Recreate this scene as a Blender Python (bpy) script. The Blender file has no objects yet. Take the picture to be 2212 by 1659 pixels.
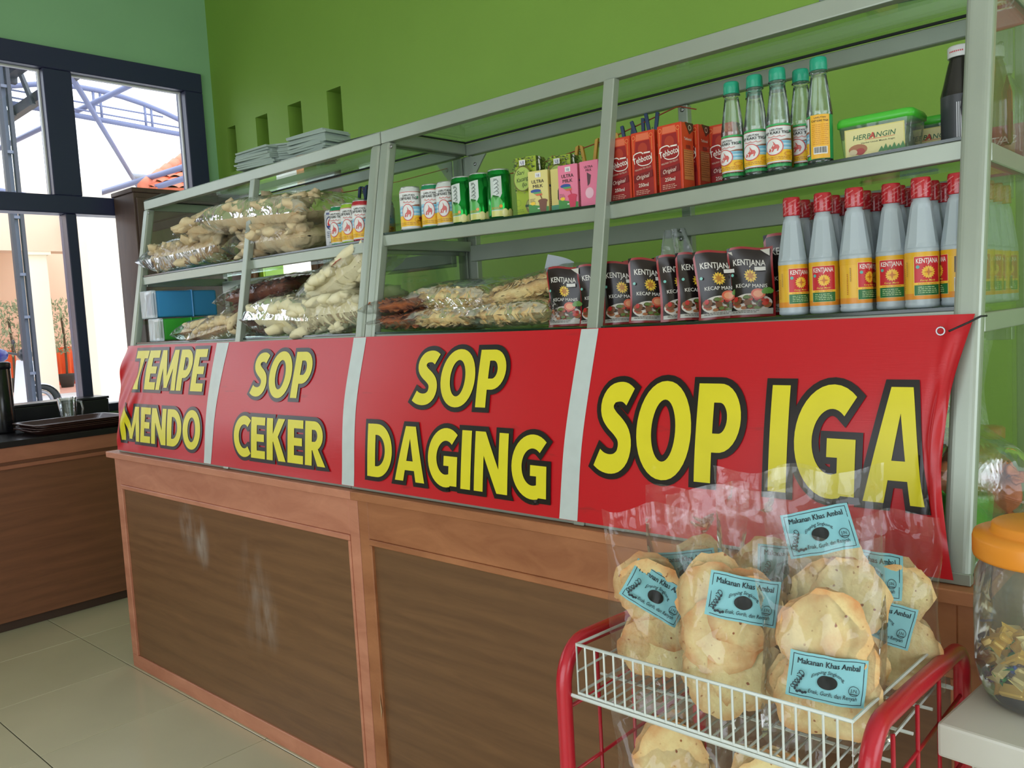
import bpy, bmesh, math, random
from mathutils import Vector, Matrix, noise
random.seed(7)
SC = bpy.context.scene
COL = SC.collection
PI = math.pi

# ------------------------------------------------------------------ camera, world, light, exposure
def make_camera():
    cd = bpy.data.cameras.new('camera')
    cd.sensor_width = 36.0
    cd.lens = 1819.749 / 2212 * 36
    cd.clip_start = 0.02
    cd.clip_end = 200
    o = bpy.data.objects.new('camera', cd)
    COL.objects.link(o)
    r = Vector((0.73927873, 0.67112974, -0.05524341))
    u = Vector((-0.01392765, 0.09725771, 0.99516177))
    f = Vector((-0.67325551, 0.73493252, -0.08124782))
    m = Matrix((r, u, -f)).transposed().to_4x4()
    m.translation = Vector((3.3755, -1.3536, 1.3125))
    o.matrix_world = m
    SC.camera = o
make_camera()
W = bpy.data.worlds.new('overcast_sky')
SC.world = W
W.use_nodes = True
bg = W.node_tree.nodes['Background']
bg.inputs[0].default_value = (0.86, 0.93, 1.0, 1)
bg.inputs[1].default_value = 2.1
def sky_portal(name, loc, rot, sx, sy):
    l = bpy.data.lights.new(name, 'AREA')
    l.shape = 'RECTANGLE'; l.size = sx; l.size_y = sy
    l.cycles.is_portal = True
    o = bpy.data.objects.new(name, l)
    COL.objects.link(o); o.location = loc; o.rotation_euler = rot
# the openings of the room that daylight comes through (portals only guide the sky's own light)
sky_portal('sky_portal_front', (3.2, -4.53, 1.35), (PI/2, 0, 0), 4.2, 2.5)
sky_portal('sky_portal_right', (6.05, -.6, 1.65), (0, -PI/2, PI), 1.7, 3.4)
sky_portal('sky_portal_left', (-1.87, -0.6, 1.9), (0, -PI/2, 0), 2.1, 4.0)
vs = SC.view_settings
vs.view_transform = 'Standard'
vs.look = 'None'
vs.exposure = 0.8
vs.gamma = 1.0
vs.use_curve_mapping = False
try:
    SC.cycles.max_bounces = 8
    SC.cycles.diffuse_bounces = 4
    SC.cycles.glossy_bounces = 4
    SC.cycles.transmission_bounces = 6
    SC.cycles.transparent_max_bounces = 28
    SC.cycles.caustics_reflective = False
    SC.cycles.caustics_refractive = False
    SC.cycles.sample_clamp_indirect = 4.0
    SC.cycles.use_denoising = True
except Exception:
    pass

# ------------------------------------------------------------------ materials
def lin(c):
    return tuple(((x/255.0)/12.92 if x/255.0 <= 0.04045 else ((x/255.0+0.055)/1.055)**2.4) for x in c)
MATS = {}
def mat(name, rgb, rough=0.5, metal=0.0, spec=0.5, bump=0.0, bscale=60.0, vary=0.0, vscale=6.0, trans=0.0, coat=0.0, emit=0.0, stretch=None):
    if name in MATS: return MATS[name]
    m = bpy.data.materials.new(name); m.use_nodes = True
    nt = m.node_tree; p = nt.nodes['Principled BSDF']
    c = lin(rgb) + (1,)
    p.inputs['Base Color'].default_value = c
    p.inputs['Roughness'].default_value = rough
    p.inputs['Metallic'].default_value = metal
    p.inputs['Specular IOR Level'].default_value = spec
    p.inputs['Coat Weight'].default_value = coat
    if emit:
        p.inputs['Emission Color'].default_value = c; p.inputs['Emission Strength'].default_value = emit
    if vary or bump:
        tc = nt.nodes.new('ShaderNodeTexCoord'); mp = nt.nodes.new('ShaderNodeMapping')
        nt.links.new(tc.outputs['Object'], mp.inputs[0])
        if stretch: mp.inputs['Scale'].default_value = stretch
    if vary:
        n = nt.nodes.new('ShaderNodeTexNoise'); n.inputs['Scale'].default_value = vscale; n.inputs['Detail'].default_value = 5
        nt.links.new(mp.outputs[0], n.inputs[0])
        r = nt.nodes.new('ShaderNodeValToRGB')
        r.color_ramp.elements[0].position = .3; r.color_ramp.elements[1].position = .7
        r.color_ramp.elements[0].color = tuple(x*(1-vary) for x in c[:3]) + (1,)
        r.color_ramp.elements[1].color = tuple(min(1, x*(1+vary)) for x in c[:3]) + (1,)
        nt.links.new(n.outputs[0], r.inputs[0]); nt.links.new(r.outputs[0], p.inputs['Base Color'])
    if bump:
        n2 = nt.nodes.new('ShaderNodeTexNoise'); n2.inputs['Scale'].default_value = bscale; n2.inputs['Detail'].default_value = 3
        nt.links.new(mp.outputs[0], n2.inputs[0])
        b = nt.nodes.new('ShaderNodeBump'); b.inputs['Strength'].default_value = bump; b.inputs['Distance'].default_value = 0.01
        nt.links.new(n2.outputs[0], b.inputs['Height']); nt.links.new(b.outputs[0], p.inputs['Normal'])
    MATS[name] = m
    return m

def film(name, tint=(1, 1, 1), haze=0.06, rough=0.06, gloss=0.9, bump=0.5, bscale=14.0, hazecol=(0.9, 0.92, 0.95), base=0.04):
    """thin clear film or pane: see-through, with a Fresnel mirror coat and a little milky haze"""
    if name in MATS: return MATS[name]
    m = bpy.data.materials.new(name); m.use_nodes = True
    nt = m.node_tree; nt.nodes.clear()
    out = nt.nodes.new('ShaderNodeOutputMaterial')
    tr = nt.nodes.new('ShaderNodeBsdfTransparent'); tr.inputs[0].default_value = tuple(tint) + (1,)
    df = nt.nodes.new('ShaderNodeBsdfDiffuse'); df.inputs[0].default_value = tuple(hazecol) + (1,)
    gl = nt.nodes.new('ShaderNodeBsdfGlossy'); gl.inputs['Roughness'].default_value = rough
    gl.inputs[0].default_value = (1, 1, 1, 1)
    m1 = nt.nodes.new('ShaderNodeMixShader'); m1.inputs[0].default_value = haze
    nt.links.new(tr.outputs[0], m1.inputs[1]); nt.links.new(df.outputs[0], m1.inputs[2])
    fr = nt.nodes.new('ShaderNodeLayerWeight'); fr.inputs['Blend'].default_value = 0.22
    mul = nt.nodes.new('ShaderNodeMath'); mul.operation = 'MULTIPLY_ADD'
    mul.inputs[1].default_value = gloss; mul.inputs[2].default_value = base
    nt.links.new(fr.outputs['Fresnel'], mul.inputs[0])
    m2 = nt.nodes.new('ShaderNodeMixShader')
    nt.links.new(mul.outputs[0], m2.inputs[0]); nt.links.new(m1.outputs[0], m2.inputs[1]); nt.links.new(gl.outputs[0], m2.inputs[2])
    nt.links.new(m2.outputs[0], out.inputs[0])
    if bump:
        tc = nt.nodes.new('ShaderNodeTexCoord'); n = nt.nodes.new('ShaderNodeTexNoise')
        n.inputs['Scale'].default_value = bscale; n.inputs['Detail'].default_value = 2; n.inputs['Distortion'].default_value = 1.5
        nt.links.new(tc.outputs['Object'], n.inputs[0])
        b = nt.nodes.new('ShaderNodeBump'); b.inputs['Strength'].default_value = bump; b.inputs['Distance'].default_value = 0.02
        nt.links.new(n.outputs[0], b.inputs['Height'])
        nt.links.new(b.outputs[0], gl.inputs['Normal']); nt.links.new(b.outputs[0], fr.inputs['Normal'])
    MATS[name] = m
    return m

def wood(name, dark, light, rough=0.45, scale=(1.3, 6, 16), scuff=None, coat=0.0):
    if name in MATS: return MATS[name]
    m = bpy.data.materials.new(name); m.use_nodes = True
    nt = m.node_tree; p = nt.nodes['Principled BSDF']
    p.inputs['Roughness'].default_value = rough
    p.inputs['Coat Weight'].default_value = coat
    tc = nt.nodes.new('ShaderNodeTexCoord'); mp = nt.nodes.new('ShaderNodeMapping')
    mp.inputs['Scale'].default_value = scale
    nt.links.new(tc.outputs['Object'], mp.inputs[0])
    n = nt.nodes.new('ShaderNodeTexNoise'); n.inputs['Scale'].default_value = 2.2; n.inputs['Detail'].default_value = 8
    n.inputs['Distortion'].default_value = 1.2; n.inputs['Roughness'].default_value = .62
    nt.links.new(mp.outputs[0], n.inputs[0])
    n4 = nt.nodes.new('ShaderNodeTexNoise'); n4.inputs['Scale'].default_value = .5; n4.inputs['Detail'].default_value = 2
    nt.links.new(mp.outputs[0], n4.inputs[0])
    w = nt.nodes.new('ShaderNodeTexWave'); w.wave_type = 'BANDS'; w.bands_direction = 'Z'
    w.inputs['Scale'].default_value = .35; w.inputs['Distortion'].default_value = 14; w.inputs['Detail'].default_value = 3; w.inputs['Detail Scale'].default_value = .6
    nt.links.new(mp.outputs[0], w.inputs[0])
    mx = nt.nodes.new('ShaderNodeMix'); mx.data_type = 'FLOAT'; mx.inputs[0].default_value = .16
    nt.links.new(n.outputs[0], mx.inputs[2]); nt.links.new(w.outputs[1], mx.inputs[3])
    r = nt.nodes.new('ShaderNodeValToRGB')
    r.color_ramp.elements[0].position = .22; r.color_ramp.elements[1].position = .80
    r.color_ramp.elements[0].color = lin(dark) + (1,); r.color_ramp.elements[1].color = lin(light) + (1,)
    nt.links.new(mx.outputs[0], r.inputs[0])
    last = r.outputs[0]
    if scuff:
        for (sx, sy, sz, rad, amt) in scuff:      # chalky scrape marks, each a patch of its own on the board
            mp2 = nt.nodes.new('ShaderNodeMapping'); mp2.vector_type = 'TEXTURE'
            mp2.inputs['Location'].default_value = (sx, sy, sz); mp2.inputs['Scale'].default_value = (rad*.55, 1, rad)
            nt.links.new(tc.outputs['Object'], mp2.inputs[0])
            g = nt.nodes.new('ShaderNodeTexGradient'); g.gradient_type = 'SPHERICAL'
            nt.links.new(mp2.outputs[0], g.inputs[0])
            mp3 = nt.nodes.new('ShaderNodeMapping'); mp3.inputs['Scale'].default_value = (26, 10, 9)
            nt.links.new(tc.outputs['Object'], mp3.inputs[0])
            nn = nt.nodes.new('ShaderNodeTexNoise'); nn.inputs['Scale'].default_value = 1.0; nn.inputs['Detail'].default_value = 4
            nt.links.new(mp3.outputs[0], nn.inputs[0])
            sb = nt.nodes.new('ShaderNodeMath'); sb.operation = 'MULTIPLY_ADD'; sb.inputs[1].default_value = 3.2; sb.inputs[2].default_value = -1.25; sb.use_clamp = True
            nt.links.new(nn.outputs[0], sb.inputs[0])
            ml = nt.nodes.new('ShaderNodeMath'); ml.operation = 'MULTIPLY'
            nt.links.new(sb.outputs[0], ml.inputs[0]); nt.links.new(g.outputs[1], ml.inputs[1])
            ma = nt.nodes.new('ShaderNodeMath'); ma.operation = 'MULTIPLY'; ma.inputs[1].default_value = amt; ma.use_clamp = True
            nt.links.new(ml.outputs[0], ma.inputs[0])
            mc = nt.nodes.new('ShaderNodeMix'); mc.data_type = 'RGBA'
            nt.links.new(ma.outputs[0], mc.inputs[0]); nt.links.new(last, mc.inputs[6])
            mc.inputs[7].default_value = lin((176, 168, 160)) + (1,)
            last = mc.outputs[2]
    nt.links.new(last, p.inputs['Base Color'])
    MATS[name] = m
    return m

def cracker_mat(name, pale, toast, scale=22, thr=.52, rough=.75, rim=0.0):
    if name in MATS: return MATS[name]
    m = bpy.data.materials.new(name); m.use_nodes = True
    nt = m.node_tree; p = nt.nodes['Principled BSDF']
    p.inputs['Roughness'].default_value = rough
    p.inputs['Subsurface Weight'].default_value = 0
    tc = nt.nodes.new('ShaderNodeTexCoord')
    n = nt.nodes.new('ShaderNodeTexNoise'); n.inputs['Scale'].default_value = scale; n.inputs['Detail'].default_value = 6; n.inputs['Roughness'].default_value = .6
    nt.links.new(tc.outputs['Object'], n.inputs[0])
    r = nt.nodes.new('ShaderNodeValToRGB'); r.color_ramp.elements[0].position = thr-.16; r.color_ramp.elements[1].position = thr+.2
    r.color_ramp.elements[0].color = lin(pale) + (1,); r.color_ramp.elements[1].color = lin(toast) + (1,)
    src = n.outputs[0]
    if rim:
        ln = nt.nodes.new('ShaderNodeVectorMath'); ln.operation = 'LENGTH'; nt.links.new(tc.outputs['Object'], ln.inputs[0])
        mr = nt.nodes.new('ShaderNodeMapRange'); mr.inputs['From Min'].default_value = rim*.72; mr.inputs['From Max'].default_value = rim*1.04
        mr.inputs['To Min'].default_value = 0; mr.inputs['To Max'].default_value = .22
        nt.links.new(ln.outputs['Value'], mr.inputs[0])
        ad = nt.nodes.new('ShaderNodeMath'); ad.operation = 'ADD'
        nt.links.new(n.outputs[0], ad.inputs[0]); nt.links.new(mr.outputs[0], ad.inputs[1]); src = ad.outputs[0]
    nt.links.new(src, r.inputs[0])
    last = r.outputs[0]
    if rim:
        n3 = nt.nodes.new('ShaderNodeTexNoise'); n3.inputs['Scale'].default_value = 95; n3.inputs['Detail'].default_value = 1
        nt.links.new(tc.outputs['Object'], n3.inputs[0])
        r3 = nt.nodes.new('ShaderNodeValToRGB'); r3.color_ramp.elements[0].position = .70; r3.color_ramp.elements[1].position = .76
        r3.color_ramp.elements[0].color = (0, 0, 0, 1); r3.color_ramp.elements[1].color = (1, 1, 1, 1)
        nt.links.new(n3.outputs[0], r3.inputs[0])
        mk = nt.nodes.new('ShaderNodeMix'); mk.data_type = 'RGBA'; nt.links.new(r3.outputs[0], mk.inputs[0]); nt.links.new(last, mk.inputs[6])
        mk.inputs[7].default_value = lin((150, 84, 40)) + (1,); last = mk.outputs[2]
    nt.links.new(last, p.inputs['Base Color'])
    b = nt.nodes.new('ShaderNodeBump'); b.inputs['Strength'].default_value = .5; b.inputs['Distance'].default_value = .004
    n2 = nt.nodes.new('ShaderNodeTexNoise'); n2.inputs['Scale'].default_value = scale*6
    nt.links.new(tc.outputs['Object'], n2.inputs[0]); nt.links.new(n2.outputs[0], b.inputs['Height']); nt.links.new(b.outputs[0], p.inputs['Normal'])
    MATS[name] = m
    return m

def ink(rgb, rough=.4):
    return mat('ink_%02x%02x%02x' % tuple(rgb), rgb, rough=rough)

ALU = mat('painted_aluminium', (162, 171, 158), rough=.36, metal=.35, vary=.04, vscale=9)
ALU2 = mat('bare_aluminium', (196, 200, 200), rough=.28, metal=.8)
SCREW = mat('steel_screw', (150, 150, 150), rough=.3, metal=1)
RUBBER = mat('black_rubber', (22, 24, 26), rough=.6)
GLASS = film('shelf_glass', tint=(.90, .97, .93), haze=.01, rough=.0, gloss=.55, bump=0, hazecol=(.5, .6, .55), base=.02)
ENDGLASS = film('end_glass', tint=(.95, .98, .96), haze=.008, rough=.0, gloss=.55, bump=0, hazecol=(.5, .6, .55), base=.045)
PANE = film('window_pane', tint=(.97, .98, 1.0), haze=.01, rough=.0, gloss=.8, bump=0, base=.02)
DARKEDGE = mat('glass_edge_green', (20, 44, 34), rough=.12, spec=.7)
CLEAR = film('clear_bag_film', tint=(.99, .99, .99), haze=.03, rough=.06, gloss=.6, bump=.55, bscale=11, base=.025)
CLEAR2 = film('cellophane', tint=(.992, .992, .992), haze=.015, rough=.035, gloss=.7, bump=.4, bscale=9, base=.02)
PLASTICCLR = film('clear_plastic', tint=(.93, .95, .94), haze=.08, rough=.08, gloss=.8, bump=.15, bscale=10, base=.03)
BOTGLASS = film('clear_bottle_glass', tint=(.92, .95, .94), haze=.03, rough=.02, gloss=1.0, bump=.1, bscale=20, base=.06)

# ------------------------------------------------------------------ mesh building
class MB:
    def __init__(s): s.v = []; s.f = []; s.m = []; s.sm = []; s.mats = []
    def mi(s, m):
        if m not in s.mats: s.mats.append(m)
        return s.mats.index(m)
    def add(s, vs, fs, m, smooth=False, M=None):
        b = len(s.v); i = s.mi(m)
        s.v += [(M @ Vector(v)) if M else Vector(v) for v in vs]
        for f in fs: s.f.append([b+k for k in f]); s.m.append(i); s.sm.append(smooth)
        return s
    def box(s, x0, y0, z0, x1, y1, z1, m, M=None):
        vs = [(x0,y0,z0),(x1,y0,z0),(x1,y1,z0),(x0,y1,z0),(x0,y0,z1),(x1,y0,z1),(x1,y1,z1),(x0,y1,z1)]
        return s.add(vs, [(0,3,2,1),(4,5,6,7),(0,1,5,4),(1,2,6,5),(2,3,7,6),(3,0,4,7)], m, False, M)
    def bar(s, a, b, w, h, m, up=(0, 0, 1)):
        a = Vector(a); b = Vector(b); d = (b-a); L = d.length; d.normalize()
        up = Vector(up); sd = d.cross(up)
        if sd.length < 1e-4: sd = d.cross(Vector((0, 1, 0)))
        sd.normalize(); u = sd.cross(d)
        vs = []
        for p in (a, b):
            for (i, j) in ((-1,-1),(1,-1),(1,1),(-1,1)): vs.append(p + sd*(i*w/2) + u*(j*h/2))
        return s.add(vs, [(0,1,2,3),(7,6,5,4),(0,4,5,1),(1,5,6,2),(2,6,7,3),(3,7,4,0)], m)
    def lathe(s, prof, n, m, M=None, smooth=True, cap=True):
        vs = []; fs = []
        for (r, z) in prof:
            for k in range(n):
                a = 2*PI*k/n; vs.append((r*math.sin(a), -r*math.cos(a), z))
        for i in range(len(prof)-1):
            for k in range(n):
                k2 = (k+1) % n
                fs.append((i*n+k, i*n+k2, (i+1)*n+k2, (i+1)*n+k))
        s.add(vs, fs, m, smooth, M)
        if cap:
            b = len(s.v) - len(vs); i = s.mi(m)
            if prof[0][0] > 1e-5: s.f.append([b+k for k in range(n)][::-1]); s.m.append(i); s.sm.append(False)
            if prof[-1][0] > 1e-5: s.f.append([b+(len(prof)-1)*n+k for k in range(n)]); s.m.append(i); s.sm.append(False)
        return s
    def tube(s, pts, r, n, m, M=None, closed=False, rads=None):
        P = [Vector(p) for p in pts]; N = len(P); vs = []; fs = []
        nrm = None
        for i in range(N):
            if closed: t = P[(i+1) % N] - P[i-1]
            else: t = P[min(i+1, N-1)] - P[max(i-1, 0)]
            t.normalize()
            if nrm is None:
                nrm = t.cross(Vector((0, 0, 1)))
                if nrm.length < 1e-3: nrm = t.cross(Vector((1, 0, 0)))
            else:
                nrm = nrm - t*nrm.dot(t)
            nrm.normalize(); bn = t.cross(nrm)
            rr = rads[i] if rads else r
            for k in range(n):
                a = 2*PI*k/n; vs.append(P[i] + nrm*(rr*math.cos(a)) + bn*(rr*math.sin(a)))
        for i in range(N if closed else N-1):
            j = (i+1) % N
            for k in range(n):
                k2 = (k+1) % n; fs.append((i*n+k, i*n+k2, j*n+k2, j*n+k))
        if not closed: fs.append(tuple(range(n))[::-1]); fs.append(tuple((N-1)*n+k for k in range(n)))
        return s.add(vs, fs, m, n > 5, M)
    def grid(s, fn, nu, nv, m, smooth=True, wrap=False, M=None):
        vs = [fn(i/nu, j/nv) for j in range(nv+1) for i in range(nu if wrap else nu+1)]
        w = nu if wrap else nu+1; fs = []
        for j in range(nv):
            for i in range(nu):
                i2 = (i+1) % w if wrap else i+1
                fs.append((j*w+i, j*w+i2, (j+1)*w+i2, (j+1)*w+i))
        return s.add(vs, fs, m, smooth, M)
    def prism(s, poly, a, b, m, axis='z', M=None):
        n = len(poly)
        def P(u, v, t): return {'z': (u, v, t), 'y': (u, t, v), 'x': (t, u, v)}[axis]
        vs = [P(u, v, a) for u, v in poly] + [P(u, v, b) for u, v in poly]
        fs = [tuple(range(n))[::-1], tuple(range(n, 2*n))] + [(i, (i+1) % n, n+(i+1) % n, n+i) for i in range(n)]
        return s.add(vs, fs, m, False, M)
    def blob(s, rx, ry, rz, m, M=None, amp=.15, seed=0, sub=2):
        bm = bmesh.new(); bmesh.ops.create_icosphere(bm, subdivisions=sub, radius=1)
        vs = []
        for v in bm.verts:
            k = 1 + amp*noise.noise(v.co*1.7 + Vector((seed*7.1, seed*3.3, seed)))*2
            vs.append((v.co.x*rx*k, v.co.y*ry*k, v.co.z*rz*k))
        fs = [tuple(v.index for v in f.verts) for f in bm.faces]; bm.free()
        return s.add(vs, fs, m, True, M)
    def mesh(s, name, bevel=0, seg=2):
        me = bpy.data.meshes.new(name)
        me.from_pydata([tuple(v) for v in s.v], [], s.f)
        for m in s.mats: me.materials.append(m)
        for p, i, sm in zip(me.polygons, s.m, s.sm): p.material_index = i; p.use_smooth = sm
        if True:
            bm = bmesh.new(); bm.from_mesh(me)
            bmesh.ops.recalc_face_normals(bm, faces=bm.faces)
            if bevel:
                es = [e for e in bm.edges if len(e.link_faces) == 2 and e.calc_face_angle(0) > .6]
                bmesh.ops.bevel(bm, geom=es, offset=bevel, segments=seg, profile=.6, affect='EDGES', clamp_overlap=True)
            bm.to_mesh(me); bm.free()
        me.update()
        return me
    def build(s, name, parent=None, bevel=0, seg=2, loc=None, rot=None):
        return ob(name, s.mesh(name, bevel, seg), parent, loc, rot)

def ob(name, me, parent=None, loc=None, rot=None):
    o = bpy.data.objects.new(name, me); COL.objects.link(o)
    if parent: o.parent = parent
    if loc: o.location = loc
    if rot: o.rotation_euler = rot
    return o
def thing(name, label, cat, loc=(0, 0, 0), rotz=0, group=None, rot=None):
    o = bpy.data.objects.new(name, None); COL.objects.link(o)
    o.empty_display_size = .05
    o.location = loc; o.rotation_euler = rot or (0, 0, rotz)
    return tag(o, label, cat, group)
def tag(o, label, cat, group=None):
    o['label'] = label; o['category'] = cat
    if group: o['group'] = group
    return o
def struct(o):
    o['kind'] = 'structure'; return o
def stuff(o):
    o['kind'] = 'stuff'; return o
def clone(root, loc, rotz=0, label=None, rot=None, scale=None):
    r = root.copy(); COL.objects.link(r); r.location = loc; r.rotation_euler = rot or (0, 0, rotz)
    if scale: r.scale = scale
    if label: r['label'] = label
    for ch in list(root.children):
        c = ch.copy(); COL.objects.link(c); c.parent = r
        for g in ch.children:
            d = g.copy(); COL.objects.link(d); d.parent = c
    return r
ORD = ['first', 'second', 'third', 'fourth', 'fifth', 'sixth', 'seventh', 'eighth', 'ninth', 'tenth', 'eleventh', 'twelfth']

# ------------------------------------------------------------------ flat print: shapes laid on a surface
_T = {}
def glyphs(s, bold=0.0, shear=0.0):
    k = (s, bold, shear)
    if k in _T: return _T[k]
    cu = bpy.data.curves.new('t', 'FONT'); cu.body = s; cu.size = 1; cu.offset = bold; cu.shear = shear; cu.resolution_u = 2
    o = bpy.data.objects.new('t', cu); COL.objects.link(o)
    dg = bpy.context.evaluated_depsgraph_get()
    me = bpy.data.meshes.new_from_object(o.evaluated_get(dg))
    vs = [(v.co.x, v.co.y) for v in me.vertices]; fs = [tuple(p.vertices) for p in me.polygons]
    bpy.data.objects.remove(o); bpy.data.curves.remove(cu); bpy.data.meshes.remove(me)
    x0 = min(v[0] for v in vs); x1 = max(v[0] for v in vs)
    _T[k] = ([(x-x0, y) for x, y in vs], fs, x1-x0)
    return _T[k]
CAP = .70
def ell(u, v, ru, rv, n=20): return [(u+ru*math.cos(2*PI*k/n), v+rv*math.sin(2*PI*k/n)) for k in range(n)]
def star(u, v, r0, r1, n): return [(u+(r0 if k % 2 == 0 else r1)*math.sin(PI*k/n), v+(r0 if k % 2 == 0 else r1)*math.cos(PI*k/n)) for k in range(2*n)]
def rct(u0, v0, u1, v1): return [(u0, v0), (u1, v0), (u1, v1), (u0, v1)]
class Print:
    """a list of inked shapes in sheet coordinates (metres), bent onto a surface by a map"""
    def __init__(s): s.it = []; s.layer = 0
    def poly(s, pts, col): s.layer += 1; s.it.append((list(pts), [tuple(range(len(pts)))], col, s.layer)); return s
    def rect(s, u0, v0, u1, v1, col): return s.poly(rct(u0, v0, u1, v1), col)
    def rects(s, rs, col):
        s.layer += 1; V = []; F = []
        for r in rs: b = len(V); V += rct(*r); F.append((b, b+1, b+2, b+3))
        s.it.append((V, F, col, s.layer)); return s
    def ell(s, u, v, ru, rv, col, n=20): return s.poly(ell(u, v, ru, rv, n), col)
    def ring(s, u, v, ru, rv, w, col, n=24):
        s.layer += 1; o = ell(u, v, ru, rv, n); i = ell(u, v, ru-w, rv-w, n)
        s.it.append((o+i, [(k, (k+1) % n, n+(k+1) % n, n+k) for k in range(n)], col, s.layer)); return s
    def frame(s, u0, v0, u1, v1, w, col):
        return s.rects([(u0, v0, u1, v0+w), (u0, v1-w, u1, v1), (u0, v0+w, u0+w, v1-w), (u1-w, v0+w, u1, v1-w)], col)
    def line(s, pts, w, col):
        if len(pts) > 3:
            q = []
            for i in range(len(pts)-1):
                p0, p1, p2, p3 = pts[max(0, i-1)], pts[i], pts[i+1], pts[min(len(pts)-1, i+2)]
                for k in range(3):
                    t = k/3
                    q.append(tuple(.5*(2*p1[d]+(p2[d]-p0[d])*t+(2*p0[d]-5*p1[d]+4*p2[d]-p3[d])*t*t+(3*p1[d]-p0[d]-3*p2[d]+p3[d])*t**3) for d in (0, 1)))
            pts = q+[pts[-1]]
        s.layer += 1; V = []; F = []; n = len(pts)
        for i, (x, y) in enumerate(pts):
            a = pts[max(i-1, 0)]; b = pts[min(i+1, n-1)]
            dx, dy = b[0]-a[0], b[1]-a[1]; L = math.hypot(dx, dy) or 1
            V += [(x-dy/L*w/2, y+dx/L*w/2), (x+dy/L*w/2, y-dx/L*w/2)]
        for i in range(n-1): F.append((2*i, 2*i+1, 2*i+3, 2*i+2))
        s.it.append((V, F, col, s.layer)); return s
    def text(s, t, u, v, h, col, al='c', bold=0.0, shear=0.0, w=None, rot=0.0, bend=0.0):
        if bold > .004 and any(ch in t for ch in 'MW'):     # stroke-by-stroke weight for letters with narrow joints
            k0 = (w/glyphs(t, 0, shear)[2]) if w else h/CAP
            for dx, dy, dl in ((-bold*k0, 0, 0), (bold*k0, 0, -.7), (0, bold*.6*k0, -.7)):
                s.text(t, u+dx, v+dy, h, col, al, 0.0, shear, w, rot, bend); s.layer += dl
            s.layer += .7
            return s
        vs, fs, L = glyphs(t, bold, shear)
        k = h/CAP; kx = (w/L) if w else k
        ox = {'c': -L*kx/2, 'l': 0, 'r': -L*kx}[al]
        V = []
        c, sn = math.cos(rot), math.sin(rot)
        for x, y in vs:
            a = x*kx+ox; b = y*k
            if bend: b -= bend*a*a
            V.append((u+a*c-b*sn, v+a*sn+b*c))
        s.layer += 1; s.it.append((V, fs, col, s.layer)); return s
    def lines(s, u0, u1, v1, n, dv, h, col, seed=1):
        rnd = random.Random(seed); rs = []
        for i in range(n):
            x = u0
            end = u1 - rnd.random()*.25*(u1-u0)
            while x < end:
                w = h*(1.2+rnd.random()*3); rs.append((x, v1-i*dv, min(x+w, u1), v1-i*dv+h*.8)); x += w+h*.7
        return s.rects(rs, col)
    def barcode(s, u0, v0, u1, v1, n=16, seed=3, vert=False):
        s.rect(u0, v0, u1, v1, (225, 225, 220)); rnd = random.Random(seed); rs = []
        x = u0+(u1-u0)*.06; e = u1-(u1-u0)*.06
        while x < e:
            w = (u1-u0)/n*(.25+.5*rnd.random()); rs.append((x, v0+(v1-v0)*.15, min(x+w, e), v1-(v1-v0)*.06)); x += w+(u1-u0)/n*.4
        return s.rects(rs, (25, 25, 25))
    def mesh(s, name, mp, du=None, dv=None, eps=.00012, rough=.4, mfn=None, sheet=None):
        MBm = MB(); mfn = mfn or (lambda c: ink(c, rough))
        for V, F, col, lay in s.it:
            bm = bmesh.new(); bv = [bm.verts.new((x, y, 0)) for x, y in V]
            for f in F:
                try: bm.faces.new([bv[k] for k in f])
                except ValueError: pass
            big = [f for f in bm.faces if len(f.verts) > 4]
            if big: bmesh.ops.triangulate(bm, faces=big)
            for ax, d in ((0, du), (1, dv)):
                if not d or not bm.verts: continue
                lo = min(v.co[ax] for v in bm.verts); hi = max(v.co[ax] for v in bm.verts)
                k = math.floor(lo/d)+1
                while k*d < hi-1e-6:
                    no = (1, 0, 0) if ax == 0 else (0, 1, 0); co = (k*d, 0, 0) if ax == 0 else (0, k*d, 0)
                    if k*d > lo+1e-6:
                        bmesh.ops.bisect_plane(bm, geom=bm.verts[:]+bm.edges[:]+bm.faces[:], plane_co=co, plane_no=no, dist=1e-7)
                    k += 1
            bm.verts.ensure_lookup_table(); bm.verts.index_update()
            vs = [mp(v.co.x, v.co.y, lay*eps) for v in bm.verts]
            fs = [tuple(v.index for v in f.verts) for f in bm.faces]
            bm.free(); MBm.add(vs, fs, mfn(col), True)
        me = bpy.data.meshes.new(name)
        me.from_pydata([tuple(v) for v in MBm.v], [], MBm.f)
        for m in MBm.mats: me.materials.append(m)
        for p, i in zip(me.polygons, MBm.m): p.material_index = i; p.use_smooth = True
        me.update(); return me
def on_cyl(r, z0=0, rot=0): return lambda u, v, o: ((r+o)*math.sin(u/r+rot), -(r+o)*math.cos(u/r+rot), z0+v)
def on_front(y0=0): return lambda u, v, o: (u, y0-o, v)
def on_right(x0): return lambda u, v, o: (x0+o, u, v)

# ------------------------------------------------------------------ the room
XW, YB, ZC = -1.697, 1.5, 3.6
GREEN = mat('lime_wall_paint', (132, 172, 66), rough=.62, vary=.03, vscale=3, bump=.04, bscale=120)
GREEN_HAZED = mat('hazed_green_wall_paint', (146, 194, 146), rough=.62, vary=.03, vscale=3)  # same green paint as the back wall, with bluish flare haze put into its colour
CREAM = mat('cream_paint', (236, 226, 200), rough=.7)
WHITE = mat('white_paint', (228, 228, 222), rough=.6)
NAVY = mat('dark_window_frame', (48, 52, 82), rough=.35)  # dark navy, lightened and blued: window flare put into the colour

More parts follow.
